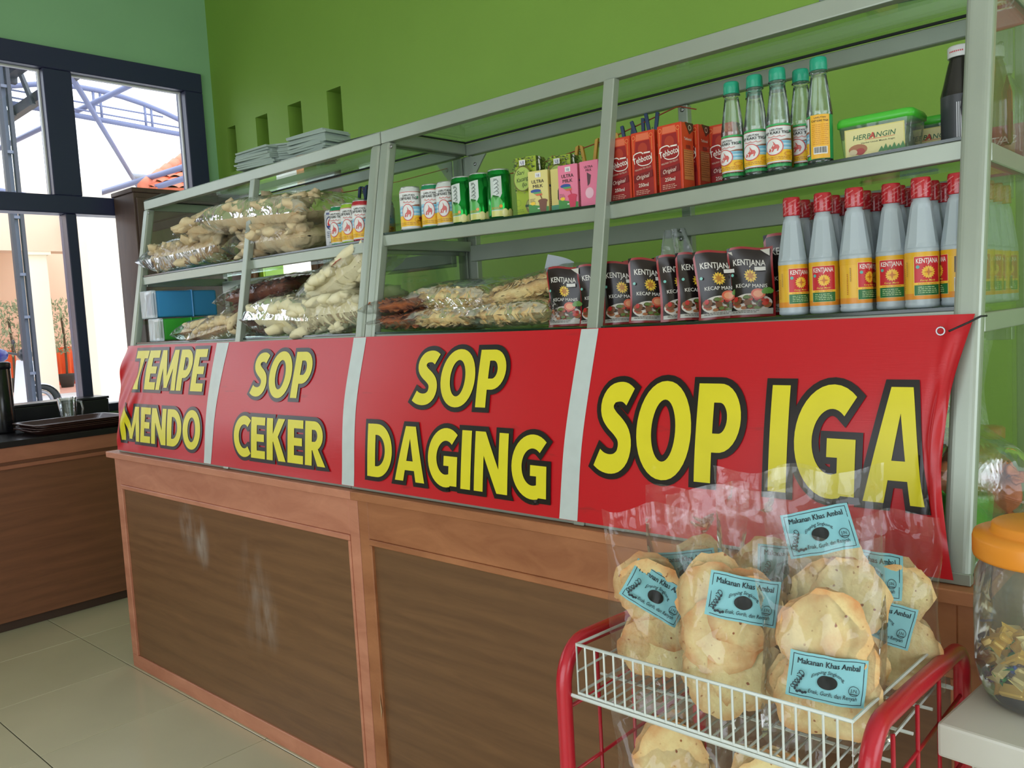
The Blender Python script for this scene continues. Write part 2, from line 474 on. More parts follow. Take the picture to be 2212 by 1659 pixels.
def wall_grid(name, us, vs_, holes, t0, t1, axis, m):
    """a wall with rectangular openings; us, vs_ are cut lines, holes are (iu, iv) cells left open"""
    MBw = MB(); nu, nv = len(us), len(vs_)
    P = (lambda u, v, t: (u, t, v)) if axis == 'y' else (lambda u, v, t: (t, u, v))
    V = [P(u, v, t) for t in (t0, t1) for v in vs_ for u in us]
    I = lambda i, j, k: k*nu*nv + j*nu + i
    F = []
    solid = lambda i, j: 0 <= i < nu-1 and 0 <= j < nv-1 and (i, j) not in holes
    for i in range(nu-1):
        for j in range(nv-1):
            if not solid(i, j): continue
            F.append((I(i,j,0), I(i+1,j,0), I(i+1,j+1,0), I(i,j+1,0)))
            F.append((I(i,j,1), I(i,j+1,1), I(i+1,j+1,1), I(i+1,j,1)))
            if not solid(i-1, j): F.append((I(i,j,0), I(i,j+1,0), I(i,j+1,1), I(i,j,1)))
            if not solid(i+1, j): F.append((I(i+1,j,0), I(i+1,j,1), I(i+1,j+1,1), I(i+1,j+1,0)))
            if not solid(i, j-1): F.append((I(i,j,0), I(i,j,1), I(i+1,j,1), I(i+1,j,0)))
            if not solid(i, j+1): F.append((I(i,j+1,0), I(i+1,j+1,0), I(i+1,j+1,1), I(i,j+1,1)))
    MBw.add(V, F, m)
    return struct(MBw.build(name))

VENTS = [(-1.55, -1.45), (-1.215, -1.085), (-.87, -.735), (-.49, -.362)]
us = [XW-.15, -1.55, -1.45, -1.24, -1.215, -1.085, -.87, -.735, -.49, -.41, -.362, 6.0]
vz = [0, 2.15, 2.31, 2.585, ZC]
holes = set()
for a, b in VENTS:
    for i in range(len(us)-1):
        if us[i] >= a-1e-6 and us[i+1] <= b+1e-6: holes.add((i, 2))
for i in range(len(us)-1):
    if us[i] >= -1.241 and us[i+1] <= -.409: holes.add((i, 0))
wall_back = wall_grid('wall_back', us, vz, holes, YB, YB+.13, 'y', GREEN)
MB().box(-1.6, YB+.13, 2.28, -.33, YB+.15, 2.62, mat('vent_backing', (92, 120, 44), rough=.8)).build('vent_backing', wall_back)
wall_left = wall_grid('wall_left', [-4.5, -2.6, 1.419, YB], [0, .885, 2.93, ZC], {(1, 1)}, XW-.15, XW, 'x', GREEN_HAZED)
wall_right = wall_grid('wall_right', [-4.5, -2.3, 1.1, YB], [0, .8, 2.5, ZC], {(1, 1)}, 6.0, 6.15, 'x', CREAM)
wall_front = wall_grid('wall_front', [XW-.15, 1.1, 5.3, 6.15], [0, .1, 2.6, ZC], {(1, 1)}, -4.65, -4.5, 'y', CREAM)
ce = MB().box(XW-.15, -4.65, ZC, 6.15, YB+.13, ZC+.1, WHITE).build('ceiling'); struct(ce)

# floor: large glossy tiles with dark joints, a slab below
fl = MB().box(XW-.15, -4.65, -.08, 6.15, YB+.13, -.004, mat('floor_joint', (86, 82, 62), rough=.8)).build('floor'); struct(fl)
TILE = mat('beige_floor_tile', (206, 201, 170), rough=.16, vary=.05, vscale=2.5, spec=.6)
TS = .5
tile_me = MB().box(-TS/2+.0016, -TS/2+.0016, -.004, TS/2-.0016, TS/2-.0016, 0, TILE).mesh('tile', bevel=.0012, seg=1)
for i in range(-3, 12):
    for j in range(-9, 3):
        x = i*TS-.02+TS/2; y = j*TS-.008+TS/2
        if x-TS/2 < XW-.12 or x+TS/2 > 6.1 or y-TS/2 < -4.6 or y+TS/2 > YB+.12: continue
        ob('tile', tile_me, fl, (x, y, 0))

# window in the left wall
win = struct(thing('window_1', 'x', 'x')); del win['label']; del win['category']
def wbar(name, y0, y1, z0, z1, d0=-.08, d1=.02, m=NAVY):
    return MB().box(XW+d0, y0, z0, XW+d1, y1, z1, m).build(name, win, bevel=.004, seg=1)
wbar('head_rail', -2.6, 1.419, 2.812, 2.93, -.09, .03)
wbar('stile', 1.30, 1.419, .885, 2.812, -.09, .03)
wbar('transom', -2.6, 1.30, 2.02, 2.12, -.09, .03)
for a, b in ((.485, .635), (-.55, -.40), (-1.6, -1.45)): wbar('mullion', a, b, 2.12, 2.812, -.085, .025)
for a, b in ((.535, .592), (-.50, -.44), (-1.55, -1.49)): wbar('mullion', a, b, .90, 2.02, -.085, .02)
wbar('bottom_rail', -2.6, 1.30, .885, .93, -.09, .03)
SASH = mat('white_sash_edge', (214, 216, 210), rough=.4)
for (a, b, c, d) in ((.635, 1.30, 2.12, 2.812), (-.40, .485, 2.12, 2.812)):
    s_ = MB()
    for q in ((a, c, a+.008, d), (b-.008, c, b, d), (a+.008, c, b-.008, c+.008), (a+.008, d-.008, b-.008, d)):
        s_.box(XW-.05, q[0], q[1], XW-.03, q[2], q[3], SASH)
    s_.build('sash_edge', win)
for (a, b, c, d) in ((.635, 1.30, 2.12, 2.812), (-.40, .485, 2.12, 2.812), (-1.45, -.55, 2.12, 2.812), (.592, 1.30, .93, 2.02), (-.44, .535, .93, 2.02), (-1.49, -.50, .93, 2.02)):
    MB().box(XW-.045, a, c, XW-.04, b, d, PANE).build('pane', win)

# wooden double door in the back wall: one leaf shut, one folded back against the wall
DW = wood('door_wood', (92, 66, 44), (150, 112, 78), rough=.5, scale=(9, 6, 1.2))
dr = struct(thing('door_1', 'x', 'x')); del dr['label']; del dr['category']
def leaf(x0, x1, y0, y1, stiles):
    w = MB().box(x0, y0, 0.02, x1, y1, 2.14, DW).build('leaf', dr, bevel=.003, seg=1)
    for (z0, z1) in ((.2, .85), (1.0, 1.45), (1.6, 2.0)):
        f = MB(); a, b = x0+stiles, x1-stiles
        for q in ((a, z0, a+.015, z1), (b-.015, z0, b, z1), (a+.015, z0, b-.015, z0+.015), (a+.015, z1-.015, b-.015, z1)):
            f.box(q[0], y0-.012, q[1], q[2], y0, q[3], wood('door_moulding', (74, 52, 34), (120, 86, 58), scale=(9, 6, 1.2)))
        f.build('panel_moulding', w, bevel=.003, seg=1)
leaf(-.80, -.412, YB+.03, YB+.07, .07)
leaf(-1.62, -1.30, YB-.045, YB-.01, .06)
MB().box(-1.275, YB-.012, 0, -1.242, YB+.0, 2.17, mat('lime_door_trim', (150, 190, 40), rough=.5)).build('jamb', dr)
ch = MB()
for k in range(14): ch.tube([(-.395+.006*math.cos(a), YB-.012+(.006*math.sin(a) if k % 2 else 0), 2.03-k*.02+.012*math.sin(a)) for a in [2*PI*q/8 for q in range(8)]], .0022, 5, mat('brass_chain', (150, 110, 60), rough=.4, metal=.8), closed=True)
ch.build('door_chain', dr)

# ------------------------------------------------------------------ outside
PAVE = mat('pale_paving', (206, 204, 204), rough=.8, vary=.06, vscale=.8)
g = MB().box(-60, -40, -.3, -1.85, 50, .10, PAVE).build('floor_outside'); struct(g)
g = MB().box(-1.84, 1.64, -.3, 40, 50, -.02, PAVE).build('floor_yard'); struct(g)
PEACH = mat('peach_render', (238, 204, 176), rough=.75, vary=.03, vscale=1)
IVORY = mat('ivory_render', (244, 234, 210), rough=.75)
STEEL = mat('dark_steel', (46, 50, 62), rough=.45)
STEELB = mat('grey_blue_steel', (112, 118, 150), rough=.5)
ROOFT = mat('orange_roof_tile', (206, 104, 70), rough=.7, vary=.15, vscale=3)
bld = thing('arcade_building', 'peach building with ivory columns and a shaded arcade beyond the window', 'building', (-9, 3, -.12))
def bpart(n, x0, y0, z0, x1, y1, z1, m, bev=0): return MB().box(x0+9, y0-3, z0+.12, x1+9, y1-3, z1+.12, m).build(n, bld, bev)
bpart('back_wall', -9.6, -6, -.12, -9.4, 6, 3.6, PEACH)
bpart('beam', -7.2, -6, 2.32, -6.9, 2.9, 2.85, PEACH)
bpart('upper_wall', -7.6, -1, 2.85, -7.4, 3.55, 3.27, IVORY)
bpart('arcade_ceiling', -9.4, -6, 2.74, -7.2, 2.9, 2.85, mat('peach_soffit', (226, 190, 165), rough=.8))
for y in (2.06, -.6): 
    c_ = bpart('column', -7.15, y-.02, -.12, -6.95, y+.2, 2.32, IVORY, .01)
    MB().box(1.80, y-3.05, 2.40, 2.09, y-2.77, 2.47, IVORY).build('capital', c_)
    MB().box(1.82, y-3.04, 0, 2.08, y-2.78, .1, mat('black_skirting', (40, 40, 44), rough=.5)).build('skirting', c_)
bpart('pier', -6.15, 2.30, -.12, -5.9, 2.50, 2.95, IVORY, .01)
bpart('side_wall', -6.15, 2.50, -.12, -5.95, 6.0, 2.62, mat('cream_render', (246, 232, 204), rough=.75))
bpart('porch_floor', -9.4, -6, .4, -6.9, 2.9, .715, mat('pink_porch_floor', (226, 176, 160), rough=.5))
hr = thing('tiled_roof_house', 'house with an orange tiled hip roof and cream wall seen high through the window', 'building', (-14, 6.7, .1))
A_, B_, C_ = Vector((0, 0, 4.19)), Vector((-2, 2.5, 5.64)), Vector((1.0, 1.3, 4.10))
e1, e2 = (C_-A_)/7, (B_-A_)/9; nn_ = e1.cross(e2).normalized()
if nn_.z < 0: nn_ = -nn_
MB().add([A_, C_, C_+B_-A_, B_, A_-nn_*.1, C_-nn_*.1, C_+B_-A_-nn_*.1, B_-nn_*.1], [(0, 1, 2, 3), (7, 6, 5, 4), (0, 4, 5, 1), (1, 5, 6, 2), (2, 6, 7, 3), (3, 7, 4, 0)], mat('roof_batten', (150, 80, 60), rough=.9)).build('roof_deck', hr)
tile_r = MB().grid(lambda u, v: e1*(u*1.02)+e2*(v*1.12)+nn_*(.03+.045*math.sin(PI*u)+.05*(1-v)), 5, 1, ROOFT).add([nn_*.01, e1*1.02+nn_*.01, e1*1.02+nn_*.08, nn_*.08], [(0, 1, 2, 3)], ROOFT).mesh('roof_tile')
for i in range(9):
    for j in range(7): ob('roof_tile', tile_r, hr, A_+e1*j+e2*i)
for q in range(8): MB().tube([A_+e2*9*q/8+nn_*.07, A_+e2*9*(q+1.05)/8+nn_*.11], .12, 10, mat('ridge_tile', (214, 120, 90), rough=.7)).build('ridge_tile', hr)
MB().box(-4.5, 2.2, 0, -4.2, 8, 5.15, mat('cream_render', (246, 232, 204))).build('wall', hr)
MB().tube([(-4.0, 1.6, 5.22), (-4.0, 8.0, 5.22)], .07, 8, mat('grey_gutter', (150, 152, 160), rough=.5)).build('gutter', hr)

# steel canopy over the yard: arched and straight lattice beams
can = thing('steel_canopy', 'grey steel canopy frame with arched lattice beams over the yard', 'canopy', (-4.5, 2.2, 0))
def tr(n, pts, r=.024, m=STEELB): return MB().tube([(x+4.5, y-2.2, z) for x, y, z in pts], r, 6, m).build(n, can)
def arc(x, y0, z0, ym, zm, y1, z1, n=12):
    return [(x, (1-t)**2*y0+2*t*(1-t)*ym+t*t*y1, (1-t)**2*z0+2*t*(1-t)*zm+t*t*z1) for t in [k/n for k in range(n+1)]]
tr('arched_rail', arc(-4.5, 1.1, 3.40, 2.1, 3.78, 3.4, 3.05))
tr('lattice_rail', [(-4.5, 1.0, 3.32), (-4.5, 3.4, 3.19)])
for y, za, zb in ((1.92, 3.52, 3.27), (1.98, 3.52, 3.27), (2.38, 3.47, 3.24), (2.44, 3.45, 3.24), (2.80, 3.34, 3.22), (1.5, 3.5, 3.29)):
    tr('lattice_post', [(-4.5, y, za), (-4.5, y, zb)], .013)
tr('lattice_rod', [(-4.5, 1.0, 3.43), (-4.5, 2.55, 3.37)], .008); tr('lattice_rod', [(-4.5, 1.0, 3.37), (-4.5, 2.9, 3.28)], .008)
tr('purlin', [(-2.6, 2.28, 3.60), (-6.8, 1.35, 3.1)]); tr('purlin', [(-2.6, 1.70, 3.60), (-6.5, 1.2, 3.2)])
tr('purlin', [(-3.0, 1.10, 3.28), (-6.8, 3.4, 2.92)])
tr('edge_beam', [(-3.4, 3.1, 3.05), (-6.9, 2.52, 2.87)], .03); tr('edge_beam', [(-3.4, 3.1, 2.95), (-6.9, 2.52, 2.74)], .03)
for t in (.1, .35, .6, .85): tr('lattice_post', [(-3.4-3.5*t, 3.1-.58*t, 3.05-.18*t), (-3.4-3.5*t, 3.1-.58*t, 2.95-.21*t)], .02)
tr('edge_beam', [(-6.9, 2.52, 2.87), (-7.0, 1.0, 3.1)], .03)
tr('canopy_post', [(-6.9, 2.5, 2.9), (-6.9, 2.5, -.12)], .05)
# corrugated roof of a second canopy, near left
lr = thing('corrugated_canopy', 'dark corrugated metal canopy roof on steel beams at upper left outside', 'canopy', (-4, .6, 3.6))
MB().grid(lambda u, v: (-2.4+u*3.6, -3+v*3.55, .25-v*.3+.02*math.sin(u*110)), 120, 2, mat('corrugated_sheet', (108, 112, 132), rough=.5, metal=.3)).build('roof_sheet', lr)
for q in range(4): MB().bar((-2.4+q*1.1, -3, .12), (-2.4+q*1.1, .6, -.16), .06, .1, STEEL).build('beam', lr)
MB().bar((-2.4, .55, -.1), (1.2, .55, -.1), .08, .14, STEEL).build('beam', lr)
MB().bar((-2.4, .62, -.45), (1.2, .70, -.30), .06, .08, STEEL).build('beam', lr)
for q in range(8): MB().bar((-2.3+q*.45, .58, -.15), (-2.2+q*.45, .62, -.42), .03, .03, STEEL).build('lattice_post', lr)

po = thing('lattice_post', 'black steel lattice post standing outside the window by the motorbike', 'post', (-3.2, .74, -.12))
for dx, dy in ((0, 0), (0, .065)): MB().box(dx-.02, dy-.012, 0, dx+.02, dy+.012, 3.5, STEEL).build('upright', po)
MB().box(-.03, .015, 0, -.02, .05, 3.5, mat('grey_steel', (96, 104, 122), rough=.5)).build('back_plate', po)
for z in (1.2, 1.6, 1.9, 2.3, 2.75, 3.2): MB().box(-.015, .01, z, .015, .055, z+.02, mat('grey_steel', (96, 104, 122))).build('rung', po)

ORANGE = mat('orange_cloth', (244, 96, 36), rough=.7, vary=.1, vscale=4)
for k, (y0, y1) in enumerate(((1.2, 2.35), (2.45, 3.1), (3.15, 3.9))):
    o = MB().grid(lambda u, v, y0=y0, y1=y1, k=k: (-8.6+.05*math.sin(u*40+k)*(1-v)+.02*math.sin(u*17), y0+u*(y1-y0), .72+v*.50), 50, 6, ORANGE).build('orange_cloth')
    tag(o, ['orange cloth barrier at the left, behind the motorbike', 'orange cloth barrier between the two outdoor columns', 'orange cloth barrier at the right, behind the window mullion'][k], 'cloth', 'orange cloths in the arcade')
LEAF = mat('tree_leaf', (164, 180, 142), rough=.6, vary=.25, vscale=3)  # leaf green paled, haze over the window view put into the colour
def tree(loc, lab, n, seed):
    t = thing('potted_tree', lab, 'tree', loc); r = random.Random(seed)
    MB().tube([(0, 0, 0), (.01, .01, .3), (-.01, .02, .6), (.01, 0, .9)], .014, 6, mat('tree_bark', (96, 80, 62), rough=.9)).build('trunk', t)
    b = MB()
    for k in range(n):
        a = r.random()*2*PI; z = .42+r.random()*.66; R = r.random()**.5*.30*(1.15-1.2*abs(z-.75))
        M = Matrix.Translation((R*math.cos(a), R*math.sin(a), z)) @ Matrix.Rotation(r.random()*6, 4, 'Z') @ Matrix.Rotation(r.random()*2-.4, 4, 'X')
        b.add([(0, 0, 0), (.012, .03, .005), (0, .065, 0), (-.012, .03, .005)], [(0, 1, 2), (0, 2, 3)], LEAF, False, M)
    stuff(b.build('foliage', t))
    MB().lathe([(.07, 0), (.10, .14), (.11, .17), (.09, .17)], 14, mat('dark_pot', (54, 50, 50), rough=.7)).build('pot', t)
tree((-8.0, 2.12, .716), 'small leafy tree at the far left behind the black lattice post', 700, 3)
tree((-8.0, 2.72, .716), 'small leafy tree beside the window mullion before the orange cloth', 700, 5)

# motorbike parked outside
mb = thing('motorbike', 'white and black scooter parked outside seen low through the window', 'motorbike', (-10.5, 2.62, .105), rotz=.12)
BLK = mat('black_plastic', (28, 28, 34), rough=.35)
WHP = mat('white_fairing', (226, 228, 236), rough=.25)
for y in (-.55, .62):
    w_ = MB().tube([(0, y+.25*math.cos(a), .28+.25*math.sin(a)) for a in [2*PI*k/24 for k in range(24)]], .05, 8, RUBBER, closed=True).build('wheel', mb)
    MB().tube([(0, y+.17*math.cos(a), .28+.17*math.sin(a)) for a in [2*PI*k/20 for k in range(20)]], .025, 6, mat('alloy_rim', (150, 150, 155), metal=.8), closed=True).build('rim', w_)
MB().grid(lambda u, v: (.16*math.sin(PI*u)*(1 if v < .5 else 1)*math.cos(2*PI*v)*.9, -.75+u*.95, .62+.12*math.sin(u*2.4)+.16*math.sin(2*PI*v)*math.sin(PI*min(1, u+.12))), 14, 16, WHP, wrap=False).build('rear_body', mb)
MB().blob(.14, .42, .07, BLK, Matrix.Translation((0, -.25, .86)), .05, 2).build('seat', mb)
MB().add([(-.16, .28, .25), (.16, .28, .25), (.22, .42, .95), (-.22, .42, .95), (-.12, .42, .25), (.12, .42, .25), (.15, .55, .9), (-.15, .55, .9)], [(0, 1, 2, 3), (4, 7, 6, 5), (0, 3, 7, 4), (1, 5, 6, 2), (3, 2, 6, 7)], WHP).build('front_shield', mb, bevel=.02)
MB().tube([(0, .62, .28), (0, .50, .75), (0, .44, 1.02)], .03, 8, BLK).build('fork', mb)
MB().grid(lambda u, v: ((v-.5)*.13*(1-.2*abs(2*u-1)), .62+.30*math.cos(.15+u*2.3), .28+.30*math.sin(.15+u*2.3)-.02*abs(2*v-1)**2), 12, 5, WHP).build('front_mudguard', mb)
MB().tube([(-.34, .30, 1.08), (-.15, .42, 1.03), (.15, .42, 1.03), (.34, .30, 1.08)], .018, 8, BLK).build('handlebar', mb)
MB().blob(.13, .10, .10, BLK, Matrix.Translation((0, .46, 1.02)), .05, 3).build('headlamp_cowl', mb)
MB().tube([(-.2, .42, 1.05), (-.24, .42, 1.2)], .007, 6, BLK).blob(.06, .015, .04, BLK, Matrix.Translation((-.25, .42, 1.22)), 0, 1).build('mirror', mb)
hm = MB().blob(.12, .14, .11, mat('blue_black_helmet', (40, 44, 110), rough=.2), None, .02, 4).build('helmet', None, loc=(-10.5, 2.70, 1.14)); tag(hm, 'blue and black crash helmet resting on the scooter', 'helmet')

# everything across the yard stands twice as far off and twice as large as first laid out
EYE = Vector((3.3755, -1.3536, 1.3125))
for o in list(COL.objects):
    if o.parent is None and o.name.split('.')[0] in ('arcade_building', 'steel_canopy', 'corrugated_canopy', 'lattice_post', 'orange_cloth', 'potted_tree'):
        o.location = EYE+(o.location-EYE)*2.0; o.scale = (2, 2, 2)

# yard behind the back door
fn = thing('yard_fence', 'white slatted fence with a black post seen through the back door', 'fence', (-2.6, 4.2, -.12))
for z in (1.15, 1.32, 1.49, 1.66): MB().box(-2.5, -.02, z, 3.2, .02, z+.11, mat('white_slat', (220, 214, 226), rough=.5)).build('slat', fn)
for x in (-1.7, -.25, 1.2, 2.6): MB().box(x-.05, .02, 0, x+.05, .1, 1.95, STEEL).build('post', fn)
MB().box(-2.5, .2, 0, 3.2, .3, 1.15, mat('orange_brick_wall', (214, 130, 96), rough=.8, vary=.15, vscale=6)).build('low_wall', fn)
yh = thing('yard_house', 'peach house wall with tiled eaves beyond the yard fence', 'building', (-3.5, 7, -.12))
MB().box(-3, 0, 0, 4, .2, 5.5, mat('peach_wall_far', (250, 196, 150), rough=.8)).build('wall', yh)
MB().add([(-3, -1.4, 1.9), (4, -1.4, 1.9), (4, 0, 2.9), (-3, 0, 2.9), (-3, -1.4, 1.8), (4, -1.4, 1.8), (4, 0, 2.8), (-3, 0, 2.8)], [(0, 1, 2, 3), (4, 7, 6, 5), (0, 4, 5, 1), (1, 5, 6, 2), (0, 3, 7, 4)], ROOFT).build('tiled_eave', yh)

# ------------------------------------------------------------------ left counter and what stands on it
LW = wood('red_brown_laminate', (112, 72, 52), (138, 90, 64), rough=.38, scale=(6, 1.3, 16))
LF = wood('orange_brown_paint', (150, 92, 68), (182, 118, 90), rough=.5, scale=(1.4, 1.4, 5))
lc = thing('side_counter', 'wood laminate counter under the window with a black top', 'counter', (-.891, -.6, 0))
def cp(n, x0, y0, z0, x1, y1, z1, m, b=.002): return MB().box(x0+.891, y0+.6, z0, x1+.891, y1+.6, z1, m).build(n, lc, b, 1)
cp('front_panel', -.93, -2.2, .045, -.893, .72, .80, LW)
cp('plinth', -.93, -2.2, 0, -.915, .72, .045, mat('dark_plinth', (70, 50, 40), rough=.6))
cp('top_rail', -.905, -2.2, .775, -.882, .72, .842, LF)
cp('bead', -.893, -2.2, .742, -.880, .72, .760, LF)
cp('black_top', -1.50, -2.2, .842, -.87, .72, .870, mat('black_stone_top', (34, 32, 34), rough=.25))
cp('end_panel', -1.45, .70, 0, -.93, .72, .84, LW)
cp('back_panel', -1.48, -2.2, 0, -1.45, .72, .84, LW)
TRAY = mat('brown_tray', (74, 46, 40), rough=.3, vary=.06)
def tray_mesh():
    b = MB()
    def rr(hx, hy, r, n=5):
        out = []
        for (cx, cy, a0) in ((hx-r, hy-r, 0), (-hx+r, hy-r, 90), (-hx+r, -hy+r, 180), (hx-r, -hy+r, 270)):
            for k in range(n+1):
                a = math.radians(a0+90*k/n); out.append((cx+r*math.cos(a), cy+r*math.sin(a)))
        return out
    loops = [(rr(.125, .185, .03), 0), (rr(.152, .212, .035), .022), (rr(.162, .222, .04), .024), (rr(.162, .222, .04), .019), (rr(.148, .208, .034), .016), (rr(.128, .188, .03), .004), (rr(.122, .182, .03), .004)]
    vs = [(x, y, z) for L, z in loops for x, y in L]; n = len(loops[0][0]); fs = []
    order = [0, 1, 2, 3]
    fs.append(tuple(range(n))[::-1])
    prof = [(rr(.125, .185, .03), 0.0), (rr(.155, .215, .035), .020), (rr(.165, .225, .04), .022), (rr(.165, .225, .04), .025), (rr(.150, .210, .034), .024), (rr(.122, .182, .03), .004)]
    b.add([(x, y, z) for L, z in prof for x, y in L],
          [tuple(range(n))[::-1]] + [(i*n+k, i*n+(k+1) % n, (i+1)*n+(k+1) % n, (i+1)*n+k) for i in range(len(prof)-1) for k in range(n)] + [tuple(5*n+k for k in range(n))], TRAY)
    return b.mesh('serving_tray')
tm = tray_mesh()
for k in range(4):
    o = ob('serving_tray', tm, None, (-1.07+.006*(k % 2), .24+.01*((k*7) % 3), .8705+.0085*k), (0, 0, .02*(k-1)))
    tag(o, ['brown plastic serving tray at the bottom of the stack on the side counter', 'brown plastic serving tray second from the bottom of the stack', 'brown plastic serving tray third from the bottom of the stack', 'brown plastic serving tray on top of the stack by the window'][k], 'tray', 'brown trays on the side counter')
mug = thing('glass_mug', 'clear glass mug with a handle behind the brown trays', 'mug', (-1.315, .315, .8705), .9); mug.scale = (1.15, 1.15, 1.42)
MB().lathe([(.028, .004), (.030, .012), (.034, .09), (.036, .1)], 20, BOTGLASS, cap=False).lathe([(0, 0), (.033, 0), (.035, .01), (.04, .1), (.036, .1)], 20, BOTGLASS, cap=False).build('glass', mug)
MB().tube([(.036, 0, .085), (.06, 0, .082), (.066, 0, .055), (.058, 0, .028), (.034, 0, .025)], .005, 8, BOTGLASS).build('handle', mug)
bx = thing('black_canister', 'tall black canister with a lid at the left edge on the counter', 'canister', (-1.30, .005, .8705))
MB().lathe([(.052, 0), (.055, .01), (.055, .325), (.05, .33)], 28, mat('gloss_black', (24, 24, 28), rough=.18)).build('body', bx)
MB().lathe([(.058, .318), (.058, .345), (.045, .352), (0, .354)], 28, BLK).build('lid', bx)
led = thing('black_utensil_box', 'long black lidded box behind the trays below the window', 'box', (-1.60, .34, .886))
MB().box(-.085, -.3, -.0155, .08, .27, .085, mat('black_box_plastic', (30, 28, 34), rough=.3)).build('body', led, .006)
MB().box(-.088, -.303, .086, .083, .273, .1, mat('black_box_lid', (40, 38, 44), rough=.28)).build('lid', led, .004)

# tall cupboard in the far left corner
cb = thing('tall_cupboard', 'tall dark brown wooden cupboard in the corner behind the showcase', 'cupboard', (-1.53, 1.13, 0))
CW = wood('dark_cupboard_wood', (62, 46, 40), (96, 74, 62), rough=.5, scale=(6, 5, 1.2))
MB().box(-.13, -.33, 0, .13, .32, 2.12, CW).build('body', cb, .003, 1)
MB().box(-.14, -.34, 2.12, .14, .33, 2.145, CW).build('top', cb, .003, 1)
d_ = MB().box(.131, -.32, .05, .147, .31, 2.09, CW).build('door', cb, .003, 1)
MB().box(.148, .22, 1.0, .165, .235, 1.14, mat('steel_pull', (150, 150, 150), metal=.9, rough=.3)).build('handle', d_)

# ------------------------------------------------------------------ main counter (two wooden cabinets)
PW = wood('brown_laminate', (104, 72, 47), (132, 95, 63), rough=.42, scale=(1.3, 6, 15),
          scuff=[(-.225, 0, .645, .12, .75), (-.13, 0, .59, .11, .95), (.20, 0, .46, .22, .40), (.27, 0, .40, .12, .5)])
PW2 = wood('brown_laminate_plain', (100, 69, 45), (127, 91, 60), rough=.42, scale=(1.3, 6, 15))
FR = wood('salmon_painted_wood', (176, 110, 84), (212, 146, 116), rough=.5, scale=(2, 2, 7))
FR2 = wood('tan_stained_wood', (146, 88, 54), (188, 126, 84), rough=.5, scale=(2, 2, 7))
def cabinet(x0, x1, label, panel, frame):
    xm = (x0+x1)/2
    t = thing('counter_cabinet', label, 'counter', (xm, .26, 0))
    def P(n, a0, b0, c0, a1, b1, c1, m, bev=.002): return MB().box(a0-xm, b0-.26, c0, a1-xm, b1-.26, c1, m).build(n, t, bev, 1)
    P('front_panel', x0+.03, .006, .05, x1-.03, .018, .76, panel, 0)
    P('bottom_rail', x0, -.0, 0.0, x1, .03, .052, frame)
    P('post', x0, 0, .052, x0+.042, .03, .845, frame); P('post', x1-.04, 0, .052, x1, .03, .845, frame)
    P('top_rail', x0+.042, 0, .74, x1-.04, .03, .845, frame)
    P('bead', x0+.042, -.004, .724, x1-.04, .008, .74, frame); P('bead', x0+.042, -.003, .052, x0+.052, .008, .724, frame)
    P('bead', x1-.05, -.003, .052, x1-.04, .008, .724, frame)
    P('top_board', x0-(.022 if x0 < .5 else 0), -.022, .846, x1, .54, .869, frame)
    P('side_panel', x0+.002, .031, 0, x0+.018, .52, .845, panel, 0); P('side_panel', x1-.018, .031, 0, x1-.002, .52, .845, panel, 0)
    P('inner_shelf', x0+.02, .032, .40, x1-.02, .52, .415, PW2, 0)
    return t
cabinet(0.0, 1.5465, 'left counter cabinet with scuffed brown front panel and salmon frame', PW, FR)
cr = cabinet(1.5485, 3.06, 'right counter cabinet with brown front panel and tan frame behind the rack', PW2, FR2)
ck = MB()
ck.add([(-.7135, -.262, .33), (-.707, -.266, .30), (-.715, -.262, .24), (-.703, -.2665, .27)], [(0, 1, 3, 2)], mat('bare_split_wood', (196, 160, 120), rough=.8)).build('splinter', cr)

